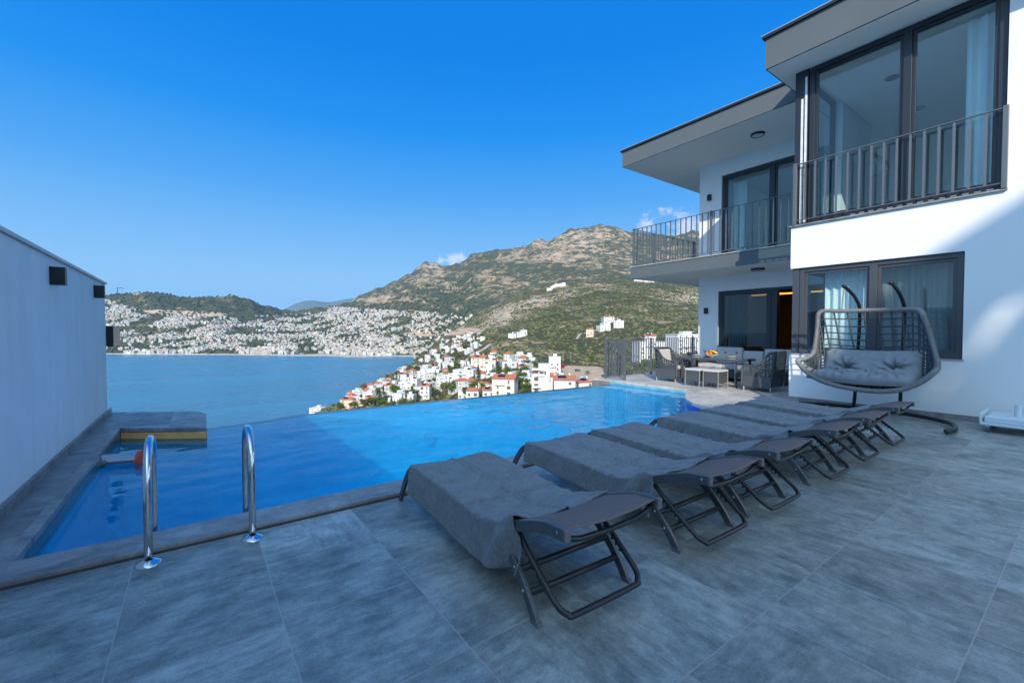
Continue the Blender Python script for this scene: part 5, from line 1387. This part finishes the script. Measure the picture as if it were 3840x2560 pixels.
# village on the near slope
POLY = [(1290,1500),(1420,1440),(1500,1385),(1560,1345),(1650,1280),(1760,1250),(1830,1262),(1840,1300),(1760,1340),(1990,1340),(1990,1470),(1560,1510),(1300,1545)]
def inside(u, v, P=POLY):
    c = False; n = len(P)
    for i in range(n):
        x1, y1 = P[i]; x2, y2 = P[(i+1) % n]
        if (y1 > v) != (y2 > v) and u < (x2-x1)*(v-y1)/(y2-y1)+x1: c = not c
    return c
nsmall = 0; tries = 0
while nsmall < 150 and tries < 9000:
    tries += 1
    u = random.uniform(1290, 1990); v = random.uniform(1245, 1520)
    if not inside(u, v): continue
    p, t_ = on_slope(u, v, 150, 1100)
    if p is None or p.z < SEA+2: continue
    if abs(u-(1726+(1366-v)*1.45)) < 22 and v < 1375: continue      # keep the lane free
    if any((p.x-a)**2+(p.y-b)**2 < (6+r)**2 for a, b, r in occ): continue
    occ.append((p.x, p.y, 3.6)); s_ = random.uniform(5.5, 9.5)
    small_house(p, s_, random.uniform(5.5, 9), random.choice((3.2, 5.4, 6.0, 7.2)), -YAW+random.uniform(-.7,.7), random.random() < .33, None); nsmall += 1
for (u, v) in ((2060,1090),(2075,1083),(2090,1078),(2110,1072),(2385,1056),(2400,1057),(2420,1058),(2440,1058)):
    p, t_ = on_slope(u, v, 1100, 1450)
    if p is None: p = pos_ut(u, 1370); p.z = terr(u, 1370); t_ = 1370
    e = small_house(p, 16, 12, 7, -YAW, False, None); e['label'] = 'white house standing on the crest of the rocky ridge'; e['group'] = 'houses on the ridge crest'

# ---------------- town across the bay: far too many houses to count
def town():
    g = G(); n = 0; rnd = random.Random(21)
    def dens(u, v):
        # town outline across the bay
        if u < 1330: top = 1160 + (0 if u < 520 else min(26, (u-520)*.12)); 
        else: top = 1160
        if u < 480: top = 1120+(u-390)*.35
        if 1030 < u < 1330: top = 1165-(u-1030)*.02
        if 1200 < u: top = 1150+(u-1200)*.06
        if v < top or v > 1331+max(0,(u-900))*.012: return 0
        d = 1.0
        for (cu, cv, ru, rv, k) in GREEN:
            q = ((u-cu)/ru)**2+((v-cv)/rv)**2
            if q < 1.6: d -= k*math.exp(-q*.8)
        for (cu, cv, ru, rv, k) in EARTH:
            q = ((u-cu)/ru)**2+((v-cv)/rv)**2
            if q < 2: d -= .9*math.exp(-q)
        if u > 1380:      # the town thins out over the mountain foot
            lim = 1250-(u-1380)*.12
            if v > 1250: d *= .9
            d *= max(0, min(1, 1.25-(u-1380)/330))
            if abs(v-(1215-(u-1500)*.62)) < 24 and 1480 < u < 1760: d = max(d, .34)
        if v < 1195 and 850 < u < 1180: d *= .25
        if v < 1185 and 560 < u < 850: d *= .0
        return d
    k = 0
    while k < 60000 and n < 6800:
        k += 1
        u = rnd.uniform(330, 1790); t_ = math.sqrt(rnd.uniform(1330**2, 2750**2))
        z = terr(u, t_)
        if z < SEA+2.5: continue
        v = row_of(t_, z); d_ = dens(u, v)
        p = pos_ut(u, t_)
        cl = noise.noise(Vector((p.x*.008, p.y*.008, 5)))
        if rnd.random() > d_*(.50+1.9*cl): continue
        w = rnd.uniform(6, 11); dd = rnd.uniform(6, 10); h = rnd.choice((3.5, 5.5, 6, 8))
        if v > 1308: h *= 1.35; w *= 1.3
        ang = -YAW+rnd.uniform(-.5,.5)+cl
        b = rnd.random(); base = rnd.uniform(.34, .62)
        col = (base, base*.955, base*.88, 1) if b < .75 else ((base*.95, base*.84, base*.70, 1) if b < .92 else (base*.85, base*.95, base*.92, 1))
        g.c = col; g.obox((p.x, p.y, z+h/2-1), w, dd, h+2, rz=ang)
        if rnd.random() < .5: g.obox((p.x+rnd.uniform(-3,3), p.y+rnd.uniform(-3,3), z+h*.75), w*.6, dd*.7, h*1.2, rz=ang)
        # dark openings on the face towards the bay
        g.c = (.20,.21,.21,1)
        cf = Vector((math.sin(-ang)*-1, 0, 0)); fx = Vector((math.sin(ang), -math.cos(ang), 0)); sx = Vector((math.cos(ang), math.sin(ang), 0))
        for _ in range(rnd.choice((1,2,3))):
            q = Vector((p.x, p.y, z))+fx*(dd/2+.05)+sx*rnd.uniform(-w*.3, w*.3)
            g.obox((q.x, q.y, z+rnd.uniform(1, max(1.2, h-2))), rnd.uniform(1.5,3), .3, rnd.uniform(1.2,2.2), rz=ang)
        if rnd.random() < .10: g.c = (.48,.16,.07,1); g.obox((p.x, p.y, z+h+.3), w+.6, dd+.6, .7, rz=ang)
        n += 1
    g.c = None
    o = g.build('far_town', M['tint'])
    tag(o, 'dense white town spread over the hills across the bay', 'town', None, 'stuff')
town()

# ---------------- lanes and parking ground draped on the slope
def strip(name, pts, w, mat, tmin=120, tmax=900):
    P = []
    for (u, v) in pts:
        p, t_ = on_slope(u, v, tmin, tmax)
        if p: P.append(p)
    Q = []
    for a, b in zip(P, P[1:]):
        n = max(2, int((b-a).length/5))
        for k in range(n): Q.append(a.lerp(b, k/n))
    Q.append(P[-1]); g = G(); vs = []
    for i, q in enumerate(Q):
        d = Q[min(i+1, len(Q)-1)]-Q[max(i-1, 0)]; d.z = 0; d.normalize(); nrm = Vector((-d.y, d.x, 0))
        for s_ in (-1, 0, 1):
            r = q+nrm*s_*w/2; u, t_ = ut_pos(r); vs.append((r.x, r.y, terr(u, t_)+.45))
    fs = []
    for i in range(len(Q)-1):
        for k in range(2): fs.append((i*3+k, i*3+k+1, i*3+3+k+1, i*3+3+k))
    g.add(vs, fs); return struct(g.build(name, mat, None, smooth=True))
M['lane'] = simple('dusty_lane', (.42,.35,.28), .95, 0, .15, .15)
strip('village_lane', [(1722,1372),(1750,1352),(1790,1322),(1820,1305),(1845,1292)], 8, M['lane'], 300, 800)
strip('shore_lane', [(1405,1465),(1425,1478),(1440,1500),(1458,1524)], 7, M['lane'], 200, 800)
strip('hill_track', [(2165,1272),(2172,1258),(2195,1250),(2240,1240)], 4, M['lane'], 400, 900)

# ---------------- vegetation
def leafmat(name, c1, c2):
    m, nt, b = newmat(name); n = nse(nt, objc(nt), .9, 4, .7)
    oi = nt.nodes.new('ShaderNodeObjectInfo')
    c = mixc(nt, mrange(nt, n, .3, .7), c1, c2)
    c = mixc(nt, mth(nt, 'MULTIPLY', oi.outputs['Random'], .45), c, (c2[0]*1.3, c2[1]*1.0, c2[2]*.8))
    nt.links.new(c, b.inputs['Base Color']); b.inputs['Roughness'].default_value = .8; b.inputs['Specular IOR Level'].default_value = .15
    return m
ML = {'olive': leafmat('olive_leaves', (.045,.065,.028), (.11,.135,.06)), 'green': leafmat('green_leaves', (.03,.065,.012), (.09,.15,.03)),
      'dark': leafmat('dark_needles', (.012,.03,.014), (.035,.06,.025)), 'palm': leafmat('palm_fronds', (.06,.085,.02), (.15,.17,.05)), 'pink': leafmat('bougainvillea', (.16,.02,.06), (.35,.03,.12))}
MB = simple('tree_bark', (.13,.095,.065), .9, 0, .3, 3)
def leaf_crown(n, size, fn, rnd):
    g = G()
    for _ in range(n):
        c, nrm = fn(rnd); s_ = size*rnd.uniform(.6, 1.3)
        a = Vector((rnd.gauss(0,1), rnd.gauss(0,1), rnd.gauss(0,1))).normalized(); nr = (Vector(nrm)*1.2+a).normalized()
        x = nr.orthogonal().normalized(); y = nr.cross(x); an = rnd.uniform(0, 6.28); x, y = x*math.cos(an)+y*math.sin(an), y*math.cos(an)-x*math.sin(an)
        c = Vector(c); g.add([c-x*s_, c-y*s_*.6, c+x*s_, c+y*s_*.6], [(0,1,2,3)])
    return g
def tree_round(mk, seed, squash=.8):
    rnd = random.Random(seed); e = thing('leafy_tree', (0,0,0), '', 'tree')
    lob = [(rnd.uniform(-.9,.9), rnd.uniform(-.9,.9), rnd.uniform(1.9,3.3), rnd.uniform(.65,1.1)) for _ in range(9)]
    g = G(); g.tube([(0,0,-.5),(.06,.03,.8),(.0,.0,1.7)], .16, 7)
    for l in lob[:5]: g.tube([(0,0,1.5), (l[0]*.5,l[1]*.5,(l[2]+1.5)/2), (l[0],l[1],l[2])], .06, 5)
    g.build('trunk', MB, e, world=False)
    def fn(r):
        l = r.choice(lob); d = Vector((r.gauss(0,1), r.gauss(0,1), r.gauss(0,.9))).normalized(); q = r.uniform(.6, 1.0)
        return (l[0]+d.x*l[3]*q, l[1]+d.y*l[3]*q, l[2]+d.z*l[3]*squash*q), d
    leaf_crown(800, .17, fn, rnd).build('crown', ML[mk], e, world=False); return e
def tree_cypress(seed):
    rnd = random.Random(seed); e = thing('cypress_tree', (0,0,0), '', 'tree')
    g = G(); g.tube([(0,0,-.5),(0,0,1.0),(0,0,5)], .12, 6); g.build('trunk', MB, e, world=False)
    def fn(r):
        h = r.uniform(.5, 6.6); R = .62*math.sin(min(1, (h/1.6))*1.57)*(1-(h/6.8)**2.2)+.05; a = r.uniform(0, 6.28)
        return (R*math.cos(a), R*math.sin(a), h), (math.cos(a), math.sin(a), .5)
    leaf_crown(650, .15, fn, rnd).build('crown', ML['dark'], e, world=False); return e
def tree_palm(seed):
    rnd = random.Random(seed); e = thing('palm_tree', (0,0,0), '', 'palm')
    g = G(); g.tube([(0,0,-.5),(.1,0,1.5),(.12,0,3.2),(.1,0,4.8)], .2, 8); g.build('trunk', MB, e, world=False)
    g = G()
    for k in range(26):
        a = k*2.4; el = rnd.uniform(-.3, 1.1); L_ = rnd.uniform(1.7, 2.3); pts = []
        for j in range(7):
            f = j/6; r_ = L_*f*math.cos(el*.6); z = 4.8+L_*(f*math.sin(el)-f*f*.9)
            pts.append(Vector((.1+r_*math.cos(a), r_*math.sin(a), z)))
        sd = Vector((-math.sin(a), math.cos(a), 0))
        for j in range(6):
            for s_ in (-1, 1):
                b_ = pts[j]; w = .42*math.sin(math.pi*(j+1)/7.5)
                g.add([b_, b_+(pts[j+1]-b_)*.55, b_+(pts[j+1]-b_)*.8+sd*s_*w+Vector((0,0,-.18))], [(0,1,2)])
    g.build('fronds', ML['palm'], e, world=False); return e
PR = {'olive': tree_round('olive', 1), 'green': tree_round('green', 2), 'green2': tree_round('green', 5, .95), 'cypress': tree_cypress(3), 'palm': tree_palm(4), 'pink': tree_round('pink', 6, .6)}
TLAB = {'olive': ('grey green olive tree among the village houses', 'olive trees in the village'), 'green': ('bright green leafy tree among the village houses', 'green trees in the village'),
        'green2': ('bright green leafy tree among the village houses', 'green trees in the village'), 'cypress': ('dark slender cypress among the village houses', 'cypresses in the village'),
        'palm': ('small palm with pale trunk in the village gardens', 'palms in the village'), 'pink': ('pink flowering bougainvillea bush in the village', 'bougainvilleas in the village')}
usedp = set()
def plant(kind, u, v, sc, label=None, tmin=120, tmax=900, p=None):
    if p is None: p, t_ = on_slope(u, v, tmin, tmax)
    if p is None: return
    if kind in usedp: e = copy_tree(PR[kind], None, p, random.uniform(0, 6.28))
    else: e = PR[kind]; e.location = p; e.rotation_euler[2] = random.uniform(0, 6.28); usedp.add(kind)
    e.scale = (sc*random.uniform(.9,1.15),)*2+(sc*random.uniform(.85,1.15),)
    e['label'] = label or TLAB[kind][0]
    if label is None: e['group'] = TLAB[kind][1]
    elif 'group' in e: del e['group']
    return e
random.seed(31)
plant('palm', 2203, 1428, 1.15, 'tall shaggy palm standing at the parking ground above the row houses')
plant('pink', 2106, 1395, 1.9, 'reddish purple flowering bush beside the parking ground')
plant('green', 1960, 1462, 2.2, 'big green tree left of the tall white house'); plant('green2', 1975, 1480, 1.8, 'round green tree right at the pool edge below the cream house')
plant('olive', 1925, 1400, 2.4, 'bushy grey green tree in front of the white two storey house')
plant('pink', 1858, 1418, 1.3, 'magenta bougainvillea in the middle of the village'); plant('green', 2280, 1425, 2.0, 'green shrub at the foot of the gate beside the parking ground')
plant('green2', 2220, 1372, 2.2, 'round light green tree behind the parking ground'); plant('olive', 2125, 1372, 2.0, 'dark shrubby tree behind the parked car')
plant('green', 1128, 1556, 1.0, 'small round green bush at the very tip of the near shore')
VILL = [('olive',.30),('green',.28),('green2',.22),('cypress',.06),('palm',.09),('pink',.05)]
def pick():
    r = random.random()
    for k, w in VILL:
        if r < w: return k
        r -= w
    return 'green'
npl = 0; tries = 0
while npl < 330 and tries < 8000:
    tries += 1
    u = random.uniform(1150, 2000); v = random.uniform(1245, 1550)
    ok = inside(u, v) or (v > 1552-(u-1131)*.46+2 and u < 1560 and v < 1545)
    if not ok: continue
    p, t_ = on_slope(u, v, 150, 1100)
    if p is None or p.z < SEA+3: continue
    if abs(u-(1726+(1366-v)*1.45)) < 16 and v < 1375: continue
    if any((p.x-a)**2+(p.y-b)**2 < (r*.55)**2 for a, b, r in occ): continue
    plant(pick(), 0, 0, random.uniform(1.1, 2.1), p=p); npl += 1
for (u, v) in ((2420,1330),(2470,1345),(2500,1335),(2545,1340),(2590,1350),(2370,1345),(2400,1395),(2450,1400),(2345,1380),(2560,1390),(2350,1420),(2500,1395)):
    plant(random.choice(('green','olive','green2')), u, v, random.uniform(1.0,1.6), None, 60, 600)
for k, e in PR.items():
    if k not in usedp: bpy.data.objects.remove(e)

def scrub():
    bm = bmesh.new(); bmesh.ops.create_icosphere(bm, subdivisions=1, radius=1.0)
    bv = [v.co.copy() for v in bm.verts]; bf = [tuple(v.index for v in f.verts) for f in bm.faces]; bm.free()
    variants = []
    for k in range(6): variants.append([c*(1+.45*noise.noise(c*1.7+Vector((k*7,0,0)))) for c in bv])
    rnd = random.Random(77); g = G(); n = 0; k = 0
    while n < 10500 and k < 90000:
        k += 1
        if rnd.random() < .22: u = rnd.uniform(1140, 1600); t_ = rnd.uniform(300, 1000)
        else: u = rnd.uniform(1600, 2680); t_ = math.sqrt(rnd.uniform(90**2, 1400**2))
        z = terr(u, t_)
        if z < SEA+3: continue
        v = row_of(t_, z)
        if v > 1600: continue
        r, e_, gr = fields(u, v, None, t_)
        if e_ > .4 or rnd.random() < r*.55: continue
        p = pos_ut(u, t_)
        if noise.noise(Vector((p.x*.02, p.y*.02, 2))) < -.15 and rnd.random() < .8: continue
        if inside(u, v) and rnd.random() < .6: continue
        if abs(u-(1726+(1366-v)*1.45)) < 12 and v < 1375 and u < 1860: continue
        if any((p.x-a)**2+(p.y-b)**2 < (rr+1)**2 for a, b, rr in occ): continue
        s_ = rnd.uniform(1.0, 2.6)*(1 if t_ > 250 else .6); vv = rnd.choice(variants); c_ = rnd.random()
        a = (.035,.050,.016); b = (.150,.160,.055); tn = rnd.random()
        g.c = (a[0]+(b[0]-a[0])*tn, a[1]+(b[1]-a[1])*tn, a[2]+(b[2]-a[2])*tn, 1)
        if c_ < .06: g.c = (.16,.13,.05,1)
        an = rnd.uniform(0, 6.28); ca, sa = math.cos(an), math.sin(an)
        g.add([(p.x+(q.x*ca-q.y*sa)*s_, p.y+(q.x*sa+q.y*ca)*s_, z+s_*.35+q.z*s_*.75) for q in vv], bf); n += 1
    # trees between the houses of the far town
    n = 0
    while n < 3800:
        u = rnd.uniform(330, 1790); t_ = math.sqrt(rnd.uniform(1330**2, 2750**2)); z = terr(u, t_)
        if z < SEA+3: continue
        p = pos_ut(u, t_); s_ = rnd.uniform(3.5, 7.5); vv = rnd.choice(variants); tn = rnd.random()
        g.c = (.028+.05*tn, .042+.055*tn, .018+.02*tn, 1)
        g.add([(p.x+q.x*s_, p.y+q.y*s_, z+s_*.5+q.z*s_*.8) for q in vv], bf); n += 1
    o = g.build('scrub', M['tint']); tag(o, 'olive green maquis bushes covering the slopes', 'scrub', None, 'stuff')
scrub()

# ---------------- poles, lamp posts, crane, parked car
def pole(u, v, h, label, arm=True, tmax=900):
    p, t_ = on_slope(u, v, 120, tmax)
    if p is None: return
    e = thing('utility_pole', p, label, 'pole')
    g = G(); g.cyl((0,0,-1), .22, h+1, 8, .14); g.build('pole_shaft', M['capw'], e, world=False)
    if arm:
        g = G(); g.obox((0,0,h-.4), 3.0, .16, .2, rz=-YAW); g.build('crossarm', M['capw'], e, world=False)
        g = G(); g.obox((1.2*math.cos(YAW),-1.2*math.sin(YAW),h-.2), .2, .2, .5); g.build('insulator', M['capw'], e, world=False)
pole(2112, 1356, 9, 'left one of two grey power poles behind the parking ground'); pole(2141, 1356, 9, 'right one of two grey power poles behind the parking ground')
pole(1216, 1547, 9, 'pale lamp post at the tip of the near shore', False); pole(1297, 1500, 8, 'pale pole on the shore slope above the pink villa')
pole(1358, 1472, 7, 'short pale pole on the shore cliff beside the lane', False); pole(2085, 1425, 12, 'tall grey pole right of the tall white house', False)
p = pos_ut(444, 2600); p.z = terr(444, 2600)-6
e = thing('tower_crane', p, 'thin black crane mast with a jib on the left hilltop', 'crane')
g = G(); g.bar((0,0,0),(0,0,46),3.2,3.2); g.build('mast', M['black'], e, world=False)
g = G(); g.bar((-2*R2.x,-2*R2.y,47),(R2.x*32,R2.y*32,47),2.4,2.4); g.build('jib', M['black'], e, world=False)
g = G(); g.bar((R2.x*30,R2.y*30,46),(R2.x*30,R2.y*30,30),1.0,1.0); g.build('hoist_rope', M['black'], e, world=False)
p, t_ = on_slope(2166, 1392, 200, 600)
if p:
    e = thing('parked_car', p+Vector((0,0,.1)), 'dark blue car parked at the back of the dusty parking ground', 'car'); e.rotation_euler[2] = -YAW+.3
    cm = simple('dark_car_paint', (.03,.04,.06), .25, .3)
    g = G(); g.sweep([(-.85,0,0),(-.8,0,0),(.8,0,0),(.85,0,0)], [(0,0)]*3) if False else None
    vs = []
    prof2 = [(-2.2,.35),(-2.2,.85),(-1.9,1.0),(-1.2,1.05),(2.1,.85),(2.25,.6),(2.2,.3)]
    g.add([(x,y,z) for y in (-.85,.85) for x, z in prof2], [tuple(range(7)), tuple(range(7,14))[::-1]]+[(k,k+7,(k+1)%7+7,(k+1)%7) for k in range(7)])
    g.build('body', cm, e, world=False, bevel=.05)
    g = G(); pr = [(-1.7,1.0),(-1.3,1.45),(.3,1.48),(1.1,.98)]
    g.add([(x,y,z) for y in (-.72,.72) for x, z in pr], [tuple(range(4)), tuple(range(4,8))[::-1]]+[(k,k+4,(k+1)%4+4,(k+1)%4) for k in range(4)])
    g.build('cabin', M['hglass'], e, world=False, bevel=.03)
    for x in (-1.4, 1.4):
        for y in (-.8, .8):
            g = G(); sg = 14; g.add([(x+.32*math.cos(6.283*k/sg), y+dy, .32+.32*math.sin(6.283*k/sg)) for dy in (-.1,.1) for k in range(sg)], [(k,(k+1)%sg,sg+(k+1)%sg,sg+k) for k in range(sg)]+[tuple(range(sg)), tuple(range(sg,2*sg))[::-1]])
            g.build('wheel', M['black'], e, world=False)

# ================================================================== haze over the bay
m = bpy.data.materials.new('thin_haze'); m.use_nodes = True; nt = m.node_tree
for n in list(nt.nodes): nt.nodes.remove(n)
out = nt.nodes.new('ShaderNodeOutputMaterial'); pv = nt.nodes.new('ShaderNodeVolumePrincipled')
pv.inputs['Color'].default_value = (.14,.52,1.0,1); pv.inputs['Density'].default_value = 4.0e-5; pv.inputs['Anisotropy'].default_value = 0.0
nt.links.new(pv.outputs[0], out.inputs['Volume'])
g = G(); g.box(-15000,-15000,-140,15000,15000,960); o = g.build('haze', m); tag(o, None, None, None, 'stuff')
SC.cycles.volume_bounces = 0
